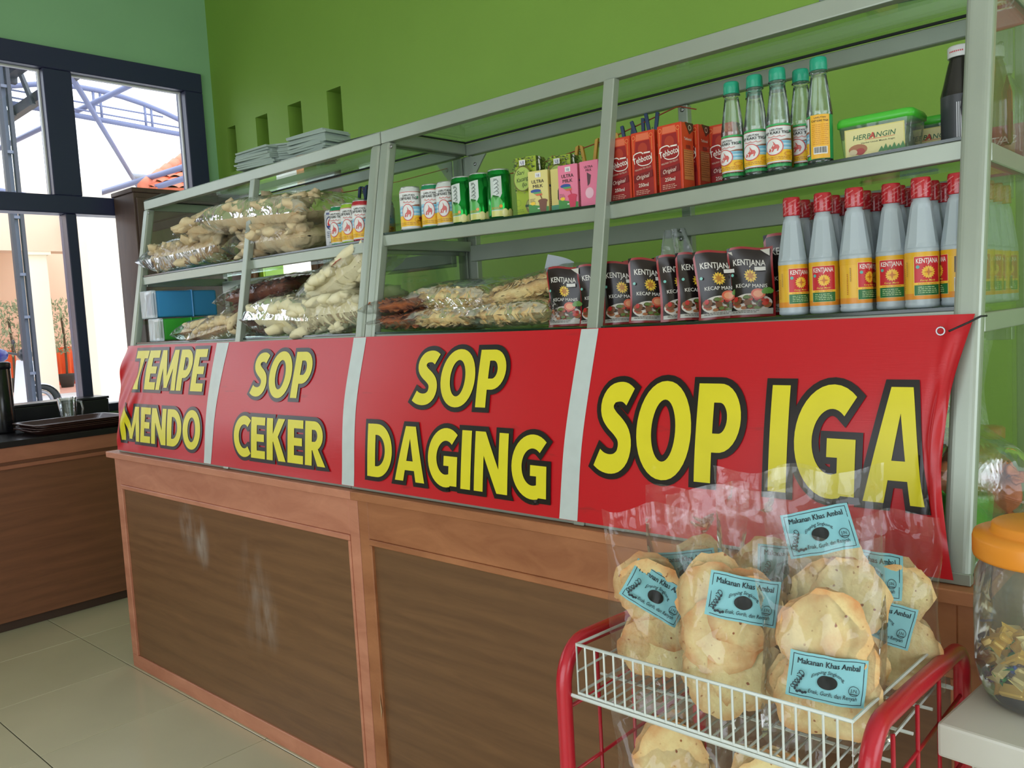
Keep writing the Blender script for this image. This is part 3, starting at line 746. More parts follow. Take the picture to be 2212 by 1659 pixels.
# ------------------------------------------------------------------ aluminium showcases
HB, ZT, YK = .87, 1.84, .50
def ysl(z): return .002 + .19343*(z-HB)
XM, XR = 2.2874, 3.0379
def zs(x, which):
    if x < 1.52: return 1.5453 if which == 2 else 1.2869
    k = max(0, 1-abs(x-XM)/(XR-XM))
    return 1.5558-.0154*k if which == 2 else 1.2879-.0096*k
def showcase(x0, x1, xmf, xmb, label, ndx, mirror):
    t = thing('glass_showcase', label, 'showcase', ((x0+x1)/2, .26, HB))
    ox, oy, oz = (x0+x1)/2, .26, HB
    def Bd(n, b, bev=0, seg=1, par=None):
        for v in b.v: v.x -= ox; v.y -= oy; v.z -= oz
        return b.build(n, par or t, bev, seg)
    pv = ysl(HB+.001)-.0
    def slantbar(x, w, d, m=ALU, z0=HB, z1=ZT-.034, inset=0.0):
        b = MB()
        ya, yb_ = ysl(z0)+inset, ysl(z1)+inset
        b.add([(x-w/2, ya, z0), (x+w/2, ya, z0), (x+w/2, ya+d, z0), (x-w/2, ya+d, z0), (x-w/2, yb_, z1), (x+w/2, yb_, z1), (x+w/2, yb_+d, z1), (x-w/2, yb_+d, z1)],
              [(0,3,2,1),(4,5,6,7),(0,1,5,4),(1,2,6,5),(2,3,7,6),(3,0,4,7)], m)
        return b
    # front posts (corner posts are rounded hollow sections, the middle one a slim angle)
    Bd('front_post', slantbar(x0+.0195, .039, .03), .009, 4)
    Bd('front_post', slantbar(x1-.0205, .041, .03), .012, 5)
    Bd('middle_post', slantbar(xmf, .028, .022, inset=-.006), .002, 1)
    # top frame
    def rail(n, a, b_, w, h, m=ALU, bev=.002): return Bd(n, MB().bar(a, b_, w, h, m), bev)
    Bd('top_front_rail', MB().box(x0, ysl(ZT)-.003, ZT-.034, x1, ysl(ZT)+.022, ZT, ALU), .003, 2)
    Bd('top_back_rail', MB().box(x0+.022, YK-.004, ZT-.040, x1-.022, YK+.018, ZT-.006, ALU), .002)
    Bd('top_side_rail', MB().box(x0+.002, ysl(ZT)+.022, ZT-.036, x0+.022, YK+.018, ZT-.004, ALU), .002)
    Bd('top_side_rail', MB().box(x1-.022, ysl(ZT)+.022, ZT-.036, x1-.002, YK+.018, ZT-.004, ALU), .002)
    g = MB().box(x0+.01, ysl(ZT)+.010, ZT+.0005, x1-.01, YK+.01, ZT+.0045, GLASS); Bd('top_glass', g)
    Bd('glass_seal', MB().box(x0+.022, YK-.010, ZT-.005, x1-.022, YK-.004, ZT, RUBBER))
    Bd('glass_seal', MB().box(x0+.022, ysl(ZT)+.03, ZT-.004, x0+.028, YK-.01, ZT, RUBBER))
    # back posts
    for xx, w in ((x0+.02, .038), (x1-.02, .038), (xmb, .026)):
        Bd('back_post', MB().box(xx-w/2, YK, HB, xx+w/2, YK+.022, ZT-.041, ALU), .002)
    # gussets at the back top corners
    for sx, xa in ((1, x0+.040), (-1, x1-.040)):
        Bd('corner_gusset', MB().prism([(xa, ZT-.046), (xa+sx*.065, ZT-.046), (xa+sx*.05, ZT-.062), (xa+sx*.006, ZT-.115), (xa, ZT-.125)], YK-.006, YK-.001, ALU, 'y'), 0)
    # two shelf levels: front, back and side rails, green-edged glass
    for lev, hr_ in ((2, .030), (3, .030)):
        zf = zs(x0+.001, lev); ya = ysl(zf)+.006
        for (xa, xb) in (((x0+.036, xmf-.012), (xmf+.012, x1-.038))):
            za, zb = zs(xa, lev)-.006, zs(xb, lev)-.006
            b = MB().add([(xa, ya, za-hr_), (xb, ya, zb-hr_), (xb, ya+.018, zb-hr_), (xa, ya+.018, za-hr_), (xa, ya, za), (xb, ya, zb), (xb, ya+.018, zb), (xa, ya+.018, za)],
                         [(0,3,2,1),(4,5,6,7),(0,1,5,4),(1,2,6,5),(2,3,7,6),(3,0,4,7)], ALU)
            Bd('shelf_rail', b, .0015)
        zb = zs(x0+.05, lev)-.012
        Bd('shelf_back_rail', MB().box(x0+.04, YK-.028, zb-.062, x1-.04, YK-.006, zb-.015, ALU), .0015)
        Bd('shelf_side_rail', MB().box(x0+.003, ya+.026, zb-.03, x0+.022, YK-.002, zb, ALU), .0015)
        Bd('shelf_side_rail', MB().box(x1-.022, ya+.026, zb-.03, x1-.003, YK-.002, zb, ALU), .0015)
        nx = 12
        vs = []; fs = []
        for i in range(nx+1):
            x = x0+.012+(x1-x0-.024)*i/nx; z = zs(x, lev)
            for (y, zz) in ((ya+.001, z-.005), (YK-.004, z-.005), (YK-.004, z), (ya+.001, z)): vs.append((x, y, zz))
        for i in range(nx):
            for k in range(4): fs.append((i*4+k, i*4+(k+1) % 4, (i+1)*4+(k+1) % 4, (i+1)*4+k))
        fs += [(0, 1, 2, 3), (nx*4+3, nx*4+2, nx*4+1, nx*4)]
        sg = Bd('shelf_glass', MB().add(vs, fs, GLASS))
        vs = []; fs = []
        for i in range(nx+1):
            x = x0+.014+(x1-x0-.028)*i/nx; z = zs(x, lev)
            vs += [(x, ya+.0004, z-.0052), (x, ya+.0004, z-.0002), (x, ya+.003, z-.0052), (x, ya+.003, z-.0002)]
        for i in range(nx):
            a = i*4; b2 = a+4
            fs += [(a, b2, b2+1, a+1), (a+2, a+3, b2+3, b2+2), (a+1, b2+1, b2+3, a+3), (a, a+2, b2+2, b2)]
        Bd('glass_edge', MB().add(vs, fs, DARKEDGE), par=sg)
    # side panes (each a trapezoid following the sloping front)
    for xx in (x0+.006, x1-.010):
        b = MB(); pl = [(ysl(HB+.02)+.028, HB+.02), (YK+.002, HB+.02), (YK+.002, ZT-.036), (ysl(ZT-.036)+.028, ZT-.036)]
        b.prism(pl, xx, xx+.004, ENDGLASS, 'x'); Bd('side_glass', b)
    Bd('base_rail', MB().box(x0, .003, HB, x1, .022, HB+.018, ALU), .001)
    Bd('base_board', MB().box(x0+.004, .024, HB, x1-.004, YK+.02, HB+.01, mat('white_base_board', (206, 208, 204), rough=.5)))
    # visible screws
    s_ = []
    for (xx, y, z) in ((x0+.048, ysl(ZT-.05)+.002, ZT-.05), (xmb, YK-.0005, ZT-.052), (xmb, YK-.029, zs(xmb, 2)-.045), (xmb, YK-.029, zs(xmb, 2)-.065), (x0+.06, YK-.006, ZT-.07), (x1-.06, YK-.006, ZT-.07)):
        b = MB().lathe([(.0055, 0), (.0055, .0015), (.003, .003), (0, .0032)], 10, SCREW, Matrix.Translation((xx, y, z)) @ Matrix.Rotation(PI/2, 4, 'X'))
        Bd('screw', b)
    return t
showcase(.045, 1.5195, .865, .783, 'left aluminium showcase full of cracker bags with a sloping open front', 0, False)
showcase(1.5225, 3.0385, 2.303, 2.29, 'right aluminium showcase of drinks and soy sauce with a sloping open front', 1, True)

# ------------------------------------------------------------------ the long red banner
RED = mat('red_vinyl', (196, 22, 34), rough=.30, spec=.5, bump=.03, bscale=500, stretch=(.06, 1, 1))
def red_mat():
    m = RED; nt = m.node_tree; p = nt.nodes['Principled BSDF']
    tc = nt.nodes.new('ShaderNodeTexCoord'); mp = nt.nodes.new('ShaderNodeMapping'); mp.inputs['Rotation'].default_value = (0, .25, 0); mp.inputs['Scale'].default_value = (5, 1, 26)
    n = nt.nodes.new('ShaderNodeTexNoise'); n.inputs['Scale'].default_value = 1.4; n.inputs['Detail'].default_value = 5
    r = nt.nodes.new('ShaderNodeValToRGB'); r.color_ramp.elements[0].position = .66; r.color_ramp.elements[1].position = .8
    r.color_ramp.elements[0].color = lin((196, 22, 34)) + (1,); r.color_ramp.elements[1].color = lin((150, 34, 36)) + (1,)
    nt.links.new(tc.outputs['Object'], mp.inputs[0]); nt.links.new(mp.outputs[0], n.inputs[0]); nt.links.new(n.outputs[0], r.inputs[0]); nt.links.new(r.outputs[0], p.inputs['Base Color'])
red_mat()
VY = mat('yellow_vinyl_print', (226, 214, 40), rough=.32, vary=.03, vscale=20)
VB = mat('black_vinyl_print', (26, 18, 18), rough=.3)
VW = mat('white_vinyl_stripe', (196, 206, 204), rough=.32, vary=.04, vscale=25)
BT, BBt = 1.276, .880
def smooth(a, b, x):
    t = max(0, min(1, (x-a)/(b-a))); return t*t*(3-2*t)
def ban(x, z, o=0.0):
    s = (BT-z)/(BT-BBt)
    y = ysl(z)-.013
    y -= .013*math.sin(PI*min(1, max(0, s)))**1.2
    y += .0035*noise.noise(Vector((x*2.3, z*5, 1)))*math.sin(PI*s)
    # pleats pulled from the tied right corner and slack at the left end
    e = smooth(2.972, 3.03, x)
    y -= e*(.007*math.sin(x*210+z*9) + .004*math.sin(x*130-z*40))*math.sin(PI*min(1, s*1.05+.02))
    l = smooth(.36, .06, x)
    ang = (x-.06)*3.2+(BT-z)*2.2
    y -= l*(.012*math.sin(ang*9)+.007*math.sin(x*60-z*38))*math.sin(PI*min(1, s+.03))
    xs = x
    if x > 2.9: xs = x-(x-2.9)/.133*(.030*math.sin(PI*min(1, s*.95))+.010*s)*smooth(2.9, 3.03, x)
    if x < .2: xs = x-(.2-x)*.10*math.sin(PI*s)
    y += .014*smooth(.97, 1.0, s)*0
    return (xs-1.55, y-o-.0, z-BBt)
bnn = thing('vinyl_banner', 'long red vinyl banner of yellow soup names hung along the counter showcases', 'banner', (1.55, 0, BBt))
NX, NZ = 330, 44
b = MB().grid(lambda u, v: ban(.062+u*2.971, BBt+.003*0+v*(BT-BBt)), NX, NZ, RED); b.build('cloth', bnn)
GX, GZ = .009, .009
def glyph_parts(ch):
    """bold capital letters as overlapping strokes in a box one unit high; returns (polygons, rings, width)"""
    t = .235
    P, R = [], []
    def bar(x0, y0, x1, y1, wd=t): # slanted stem cut level at both ends
        P.append([(x0, y0), (x0+wd, y0), (x1+wd, y1), (x1, y1)])
    def rc(x0, y0, x1, y1): P.append(rct(x0, y0, x1, y1))
    def stroke(pts, wd):
        L, Rr = [], []; n = len(pts)
        for i, (x, y) in enumerate(pts):
            a, b_ = pts[max(0, i-1)], pts[min(n-1, i+1)]
            dx, dy = b_[0]-a[0], b_[1]-a[1]; q = math.hypot(dx, dy)
            w_ = wd[i] if isinstance(wd, list) else wd
            L.append((x-dy/q*w_/2, y+dx/q*w_/2)); Rr.append((x+dy/q*w_/2, y-dx/q*w_/2))
        R.append((L, Rr, False))
    def earc(cx, cy, rx, ry, a0, a1, n=22): return [(cx+rx*math.cos(math.radians(a0+(a1-a0)*k/n)), cy+ry*math.sin(math.radians(a0+(a1-a0)*k/n))) for k in range(n+1)]
    if ch == 'I': rc(0, 0, t, 1); w = t
    elif ch == 'T': rc(.22, 0, .22+t, 1); rc(0, .80, .22*2+t, 1); w = .44+t
    elif ch == 'E': rc(0, 0, t, 1); rc(0, 0, .56, .19); rc(0, .41, .52, .59); rc(0, .81, .56, 1); w = .56
    elif ch == 'D':
        rc(0, 0, t, 1); stroke([(.1, .90), (.26, .90)] + earc(.28, .5, .345, .40, 84, -84) + [(.26, .10), (.1, .10)], .205); w = .735
    elif ch == 'P':
        rc(0, 0, t, 1); stroke([(.1, .905), (.3, .905)] + earc(.32, .655, .205, .25, 84, -84, 14) + [(.3, .405), (.1, .405)], .19); w = .63
    elif ch == 'R':
        rc(0, 0, t, 1); stroke([(.1, .905), (.3, .905)] + earc(.32, .675, .195, .23, 84, -84, 14) + [(.3, .445), (.1, .445)], .19)
        P.append([(.22, .42), (.42, .42), (.70, 0), (.43, 0)]); w = .70
    elif ch == 'K': rc(0, 0, t, 1); P.append([(.2, .42), (.2, .56), (.43, 1), (.69, 1), (.40, .53)]); P.append([(.22, .52), (.42, .58), (.72, 0), (.45, 0)]); w = .72
    elif ch == 'N': rc(0, 0, .21, 1); rc(.56, 0, .77, 1); P.append([(0, 1), (.24, 1), (.77, 0), (.53, 0)]); w = .77
    elif ch == 'M':
        P.append([(0, 0), (.2, 0), (.27, 1), (.07, 1)]); P.append([(.78, 0), (.98, 0), (.91, 1), (.71, 1)])
        P.append([(.07, 1), (.29, 1), (.58, .06), (.42, .06)]); P.append([(.91, 1), (.69, 1), (.40, .06), (.56, .06)]); w = .98
    elif ch == 'A':
        P.append([(0, 0), (.235, 0), (.405, .80), (.405, 1), (.27, 1)]); P.append([(.575, 0), (.81, 0), (.54, 1), (.395, 1), (.395, .80)]); rc(.16, .2, .65, .37); w = .81
    elif ch == 'O':
        o_ = [(.42+.42*math.copysign(abs(math.cos(a))**.94, math.cos(a)), .5+.52*math.sin(a)) for a in [2*PI*k/36 for k in range(36)]]
        i_ = [(.42+.185*math.cos(a), .5+.325*math.sin(a)) for a in [2*PI*k/36 for k in range(36)]]
        R.append((o_, i_, True)); w = .84
    elif ch == 'C':
        stroke(earc(.44, .5, .335, .405, 52, 308, 26), .215); w = .66
    elif ch == 'G':
        stroke(earc(.45, .5, .345, .405, 52, 292, 26) + [(.62, .105)], .22); rc(.53, .02, .74, .52); rc(.40, .36, .74, .53); w = .75
    elif ch == 'S':
        pts = [(.525, .84), (.44, .885), (.34, .895), (.225, .865), (.155, .775), (.165, .67), (.25, .585), (.36, .515), (.455, .43), (.49, .32), (.455, .195), (.36, .12), (.24, .10), (.12, .12), (.03, .165)]
        q = []
        for i in range(len(pts)-1):
            p0, p1, p2, p3 = pts[max(0, i-1)], pts[i], pts[i+1], pts[min(len(pts)-1, i+2)]
            for k in range(3):
                s = k/3
                q.append(tuple(.5*((2*p1[d])+(-p0[d]+p2[d])*s+(2*p0[d]-5*p1[d]+4*p2[d]-p3[d])*s*s+(-p0[d]+3*p1[d]-3*p2[d]+p3[d])*s**3) for d in (0, 1)))
        q.append(pts[-1]); stroke(q, .215); w = .60
    return P, R, w
def expand(poly, d):
    """the polygon grown outwards by d with mitred corners"""
    A = sum(poly[i-1][0]*poly[i][1]-poly[i][0]*poly[i-1][1] for i in range(len(poly)))
    if A < 0: poly = poly[::-1]
    out = []; n = len(poly)
    for i in range(n):
        p0, p1, p2 = poly[i-1], poly[i], poly[(i+1) % n]
        a = Vector((p1[0]-p0[0], p1[1]-p0[1])); b_ = Vector((p2[0]-p1[0], p2[1]-p1[1]))
        if a.length < 1e-6 or b_.length < 1e-6: out.append(p1); continue
        a.normalize(); b_.normalize()
        n1 = Vector((a.y, -a.x)); n2 = Vector((b_.y, -b_.x)); k = n1+n2
        if k.length < .25: k = n1*.9; sc = 1
        else: k.normalize(); sc = min(2.0, 1/max(.3, k.dot(n1)))
        out.append((p1[0]+k.x*d*sc, p1[1]+k.y*d*sc))
    return out
def word(pr, t, x0, x1, z0, z1, gap=.07, space=.3, d=.0115):
    parts = []; cx = 0
    for ch in t:
        if ch == ' ': cx += space; continue
        P, R, w = glyph_parts(ch); parts.append((P, R, cx)); cx += w+gap
    kx = (x1-x0)/(cx-gap); kz = z1-z0
    base = pr.layer
    for layer in (0, 1):
        for P, R, ox in parts:
            f = lambda p: (x0+(p[0]+ox)*kx, z0+p[1]*kz)
            for poly in P:
                q = [f(p) for p in poly]
                pr.poly(expand(q, d) if layer == 0 else q, 'B' if layer == 0 else 'Y')
                pr.layer -= .96
            for (L, Rr, closed) in R:
                if closed:
                    o_ = [f(p) for p in L]; i_ = [f(p) for p in Rr]
                    if layer == 0: o_ = expand(o_, d); i_ = expand(i_, -d)
                    n = len(o_)
                    if layer == 0 and len(i_) == n:
                        # keep start points aligned after the orientation fix
                        pass
                    F = [(k, (k+1) % n, n+(k+1) % n, n+k) for k in range(n)]
                    pr.it.append((o_+i_, F, 'B' if layer == 0 else 'Y', pr.layer+1)); pr.layer += .04
                else:
                    l_ = [f(p) for p in L]; r_ = [f(p) for p in Rr]; n = len(l_)
                    if layer == 0:
                        lp = expand(l_+r_[::-1], d); 
                        A = sum(l_[i-1][0]*l_[i][1]-l_[i][0]*l_[i-1][1] for i in range(0))
                        full = l_+r_[::-1]
                        area = sum(full[i-1][0]*full[i][1]-full[i][0]*full[i-1][1] for i in range(len(full)))
                        if area < 0: lp = lp[::-1]
                        l_, r_ = lp[:n], lp[n:][::-1]
                    F = [(k, k+1, n+k+1, n+k) for k in range(n-1)]
                    pr.it.append((l_+r_, F, 'B' if layer == 0 else 'Y', pr.layer+1)); pr.layer += .04
        pr.layer = base+1.3
pr = Print()
stripes = [((.750, .829), (.739, .785)), ((1.496, 1.551), (1.498, 1.552)), ((2.282, 2.327), (2.258, 2.306))]
for (a, b_), (c, d) in stripes:
    pr.poly([(c, BBt+.001), (d, BBt+.001), (b_, BT-.001), (a, BT-.001)], 'W'); pr.layer -= 1
pr.layer = 2
for t, x0, x1, z0, z1, gp in (('TEMPE', .165, .706, 1.115, 1.256, .05), ('MENDO', .115, .715, .922, 1.050, .06), ('SOP', 1.012, 1.328, 1.108, 1.240, .07), ('CEKER', .935, 1.425, .921, 1.046, .07),
                              ('SOP', 1.778, 2.085, 1.105, 1.236, .07), ('DAGING', 1.612, 2.225, .915, 1.051, .09), ('SOP', 2.352, 2.668, .988, 1.167, .07), ('IGA', 2.722, 2.996, .985, 1.166, .09)):
    word(pr, t, x0, x1, z0, z1, gp, d=.0115); pr.layer = 2
VM = {'B': VB, 'Y': VY, 'W': VW}
me = pr.mesh('lettering', lambda x, z, o: ban(x, z, o), du=GX, dv=GZ, eps=.0009, mfn=lambda c: VM[c])
ob('lettering', me, bnn)
MB().tube([(1.455, .035, .372), (1.462, .045, .376), (1.478, .055, .384), (1.492, .062, .392), (1.497, .075, .392)], .0016, 6, RUBBER).build('tie_cord', bnn)
MB().tube([(1.44+.006*math.cos(a), .047, .372+.006*math.sin(a)) for a in [2*PI*k/12 for k in range(12)]], .0015, 5, SCREW, closed=True).build('eyelet', bnn)

# ------------------------------------------------------------------ printed art shared by several packs
def art_tonic(p, R, z0, z1, lid):
    """white, blue and yellow herbal drink label, R = half width of the picture panel"""
    H = z1-z0; f = lambda t: z0+t*H
    p.rect(-R, z0, R, z1, (224, 226, 224))
    p.rect(-R, f(.34), R, f(.62), (150, 206, 226))
    for t, c in ((.38, (206, 226, 232)), (.43, (120, 186, 216)), (.48, (210, 230, 236)), (.54, (110, 176, 206))): p.rect(-R, f(t), R, f(t+.022), c)
    p.poly([(R*.1, f(.60)), (R, f(.60)), (R, f(.66)), (R*.55, f(.645))], (150, 96, 70))
    p.rect(-R, f(.04), R, f(.34), (240, 190, 40))
    p.lines(-R*.9, R*.9, f(.13), 2, H*.045, H*.022, (170, 110, 40), 4)
    p.text('LARUTAN', 0, f(.885), H*.055, (30, 28, 30), bold=.012)
    p.text('CAP KAKI TIGA', 0, f(.79), H*.075, (24, 22, 24), bold=.02, w=R*1.75)
    p.line([(R*(-.5+.1*k), f(.715)+H*.014*math.sin(k*2.1)) for k in range(11)], H*.014, (206, 92, 84))
    for k in (1, 4, 7): p.ell(R*(-.5+.1*k), f(.745), H*.008, H*.008, (206, 92, 84), 6)
    cx = -R*.12
    p.ell(cx, f(.43), R*.50, H*.24, (208, 84, 84), 28).ell(cx, f(.43), R*.45, H*.215, (226, 226, 224), 28)
    c = (206, 96, 92)
    Q = lambda pts: [(cx+R*.40*x, f(.43)+H*.19*y) for x, y in pts]
    p.poly(Q([(-.7, -.25), (-.25, .0), (.0, .45), (-.15, .85), (.1, .6), (.25, .35), (.6, .25), (.75, -.1), (.55, -.65), (.4, -.65), (.45, -.3), (.1, -.35), (-.1, -.7), (-.3, -.7), (-.15, -.25)]), c)
    p.poly(Q([(-.75, -.65), (-.45, -.7), (-.3, -.35), (-.55, -.2)]), c)
    p.ell(R*.78, f(.85), R*.09, H*.035, (60, 150, 110), 12)
    p.ring(R*.66, f(.22), R*.24, H*.06, R*.03, (210, 130, 40), 16)

# ---- soy sauce bottle
def soy_bottle():
    t = thing('soy_sauce_bottle', 'x', 'bottle')
    SB = mat('grey_white_bottle', (172, 184, 190), rough=.3, spec=.5)
    b = MB()
    r = .0262
    b.lathe([(r*.86, 0), (r, .003), (r, .008), (r*.965, .0105), (r, .013), (r*.985, .014), (r*.985, .0915), (r*1.0, .093), (r*.99, .098)], 32, SB)
    def fac(a): k = ((a/(2*PI)*10) % 1)-.5; return .965/math.cos(k*2*PI/10)
    b.grid(lambda u, v: tuple((lambda rr: (rr*math.sin(2*PI*u), -rr*math.cos(2*PI*u), .098+.070*v))((r*.98+(.0155-r*.98)*v)*(fac(2*PI*u) if .04 < v < .96 else 1))), 60, 10, SB, smooth=False, wrap=True)
    b.lathe([(.0155, .168), (.0145, .172), (.0125, .174), (.0125, .178)], 24, SB, cap=False)
    b.build('body', t)
    c = MB().lathe([(.0148, .1775), (.0152, .179), (.0150, .207), (.0138, .2105), (0, .211)], 24, mat('red_shrink_cap', (178, 30, 42), rough=.2, spec=.7))
    cap = c.build('cap', t)
    pc = Print()
    for k in range(6):
        for j, z in ((0, .184), (1, .193), (2, .202)):
            pc.text('KENTJANA', -.047+.0157*k+.005*j, z-.001, .0021, (226, 150, 150), bold=.01, rot=.5)
    ob('cap_print', pc.mesh('cap_print', on_cyl(.01535, 0), du=.006), cap)
    p = Print(); C = 2*PI*r*.985
    p.rect(-C/2, .0145, C/2, .0905, (228, 178, 44))
    p.rect(-C/2, .0145, C/2, .024, (222, 142, 40)).rect(-C/2, .080, C/2, .0905, (222, 170, 30))
    for s in (0, C/2):
        p.rect(s-.0205, .0205, s+.0205, .0835, (238, 214, 150)) if s == 0 else None
    p.rect(-.0198, .021, .0198, .083, (196, 34, 44)).rect(-.0198, .021, .0198, .0385, (40, 110, 58))
    p.text('KENTJANA', 0, .0725, .0078, (236, 232, 226), bold=.014, w=.034)
    p.ell(-.0145, .0665, .0028, .0028, (90, 170, 160), 12)
    p.poly(star(.001, .058, .0108, .0082, 16), (232, 188, 60)).poly(star(.001, .058, .0085, .0036, 8), (240, 170, 40)).poly(star(.001, .058, .0072, .0022, 4), (190, 110, 30))
    p.text('Kecap Manis', 0, .0435, .0032, (236, 200, 80), shear=.25, bold=.004, w=.022)
    p.poly([(-.0225, .0375), (.0225, .0375), (.0205, .0395), (.0225, .0415), (-.0225, .0415), (-.0205, .0395)], (240, 190, 60))
    p.text('KUALITAS TERJAMIN', 0, .0385, .0018, (150, 60, 30), w=.028)
    p.lines(-.014, .014, .0335, 4, .003, .0014, (180, 206, 150), 2)
    p.barcode(.030, .024, .042, .046, 10).rect(.0305, .054, .034, .079, (70, 60, 40)).frame(.036, .055, .042, .078, .0006, (190, 140, 40))
    p.rects([(-.037, .030+.003*k, -.0355, .0315+.003*k) for k in range(12)], (170, 80, 40)).rects([(-.032, .052+.003*k, -.0305, .054+.003*k) for k in range(8)], (150, 120, 60))
    ob('label', p.mesh('label', on_cyl(r*.987, 0), du=.006), t)
    t['category'] = 'bottle'; t['group'] = 'soy sauce bottles on the lower shelf'
    return t
soy = soy_bottle()
rnd = random.Random(11)
front = [(2.722, .130, .12), (2.778, .132, -.45), (2.834, .128, .5), (2.888, .148, -.5), (2.941, .128, -.15), (2.992, .142, -1.9)]
n = 0
def put_soy(x, y, rz, lab):
    global n
    o = soy if n == 0 else clone(soy, (0, 0, 0))
    o.location = (x, y, zs(x, 3)+.0004); o.rotation_euler = (0, 0, rz+.75); o['label'] = lab; n += 1
for k, (x, y, a) in enumerate(front):
    put_soy(x, y, a, ['front-row soy sauce bottle nearest the black pouches, leftmost of the row', 'front-row soy sauce bottle, second from the pouches', 'front-row soy sauce bottle turned to show its yellow side, third from the pouches',
                      'front-row soy sauce bottle standing slightly back, fourth from the pouches', 'front-row soy sauce bottle with its red label facing, fifth from the pouches', 'front-row soy sauce bottle showing its barcode beside the end post'][k])
for j in range(1, 6):
    for k in range(6):
        if j >= 4 and k < 2: continue
        x = 2.716+.0555*k+rnd.uniform(-.002, .002); y = .132+.058*j+rnd.uniform(-.002, .002)
        if k == 5: x = min(x, 2.994)
        put_soy(x, y, rnd.uniform(-1.2, 1.2), 'soy sauce bottle in row %s behind the front, %s from the pouch end' % (['', 'two', 'three', 'four', 'five', 'six'][j], ORD[k]))

# ---- clear glass tonic bottles with green caps
def tonic_bottle():
    t = thing('tonic_bottle', 'x', 'bottle', group='clear tonic bottles on the upper shelf'); r = .0225
    BG = BOTGLASS
    b = MB().lathe([(0, .003), (r*.8, .001), (r*.97, .003), (r, .006), (r, .0085), (r*.975, .0095), (r*.975, .088), (r, .089), (r*.99, .096), (r*.93, .104)], 32, BG, cap=False)
    b.grid(lambda u, v: (lambda rr: (rr*math.sin(2*PI*u), -rr*math.cos(2*PI*u), .104+.056*v))((r*.93+(.0135-r*.93)*v)*(1+.018*math.cos(2*PI*u*8)*math.sin(PI*v))), 64, 8, BG, wrap=True)
    b.lathe([(.0135, .160), (.0125, .163), (.0165, .1645), (.0165, .1665), (.0125, .168)], 24, BG, cap=False)
    b.build('glass', t)
    w_ = MB().lathe([(0, .004), (r*.9, .004), (r*.9, .10), (.0128, .155), (.0122, .159), (0, .159)], 28, film('clear_water', tint=(.95, .97, .96), haze=.02, rough=.0, gloss=.5, bump=0, base=.01), cap=False)
    w_.build('drink', t)
    MB().lathe([(.0148, .1675), (.0152, .1685), (.0150, .173), (.0153, .1735), (.0146, .188), (.0128, .1905), (0, .191)], 28, mat('teal_cap', (30, 158, 124), rough=.35, bump=.1, bscale=300)).build('cap', t)
    p = Print(); C = 2*PI*r*.978
    p.rect(-C/2, .0100, C/2, .0875, (56, 168, 92))
    p.rect(-.0335, .0165, .0335, .0838, (40, 30, 30)).rect(-.033, .017, .033, .0833, (206, 70, 60)).rect(-.0322, .0178, .0322, .0825, (228, 228, 226))
    art_tonic(p, .0322, .0178, .0825, None)
    p.lines(-.030, .030, .0145, 1, .003, .0022, (24, 70, 40), 7)
    p.rect(.0375, .0105, .0375+.030, .087, (236, 178, 46)); p.text('LARUTAN', .0525, .0805, .0028, (40, 30, 20), bold=.01); p.text('CAP KAKI TIGA', .0525, .0745, .0036, (40, 30, 20), bold=.012, w=.026)
    p.lines(.040, .065, .069, 11, .0034, .0013, (210, 140, 40), 8); p.barcode(.042, .018, .063, .031, 14)
    ob('label', p.mesh('label', on_cyl(r*.98, 0), du=.006), t)
    return t
tb = tonic_bottle(); first = True
for (x, y, a, lab) in ((2.582, .188, -.12, 'green-capped clear tonic bottle at the left front, nearest the red tea cartons'), (2.632, .184, .14, 'green-capped clear tonic bottle second from the left in the front row'),
                       (2.680, .178, .20, 'green-capped clear tonic bottle at the very front of the cluster, third from left'), (2.756, .182, -1.98, 'green-capped tonic bottle standing alone with its yellow barcode side facing'),
                       (2.600, .246, .7, 'green-capped tonic bottle behind the leftmost one'), (2.650, .244, .7, 'green-capped tonic bottle behind the gap of the second and third'), (2.704, .226, .1, 'green-capped tonic bottle half hidden right behind the frontmost one')):
    o = tb if first else clone(tb, (0, 0, 0)); first = False
    o.location = (x, y, zs(x, 2)+.0004); o.rotation_euler = (0, 0, a); o['label'] = lab

# ---- cans
def can_body(t, m, top, r=.0295, h=.115, bandm=None):
    bm_ = bandm or m
    MB().lathe([(r*.83, 0), (r*.90, .002), (r, .0085), (r, h-.0135)], 36, m).lathe([(r, h-.0135), (r*.99, h-.011), (r*.86, h-.003)], 36, bm_, cap=False).build('body', t)
    MB().lathe([(r*.865, h-.003), (r*.87, h), (r*.83, h), (r*.80, h-.004), (0, h-.004)], 36, ALU2, cap=False).build('lid', t)
def tonic_can(rgb, lab):
    t = thing('tonic_can', lab, 'can', group='tonic cans on the upper shelves'); r = .0295; h = .115
    m = mat('can_band_%d_%d_%d' % rgb, rgb, rough=.25)
    can_body(t, m, ALU2, r, h)
    p = Print(); C = 2*PI*r
    p.rect(-C/2, .006, C/2, .101, (226, 226, 224)).rect(-C/2, .006, C/2, .036, (240, 194, 40)).rect(-C/2, .036, C/2, .060, (150, 206, 226)).rect(-C/2, .099, C/2, .1005, (196, 60, 50)).rect(-C/2, .003, C/2, .006, rgb)
    art_tonic(p, .030, .006, .099, None)
    p.text('RASA', .026, .022, .0035, (60, 40, 20), bold=.01).ell(.030, .030, .006, .004, (130, 40, 40), 12)
    p.rects([(.042, .012, .047, .09)], (200, 150, 60))
    ob('label', p.mesh('label', on_cyl(r+.0002, 0), du=.008), t)
    return t
GRN, WHT, REDC, LIM, DKG = (20, 130, 84), (206, 212, 208), (176, 36, 48), (150, 190, 50), (40, 70, 70)
cans = {c: tonic_can(c, 'x') for c in (GRN, WHT, REDC, LIM)}
used_c = set()
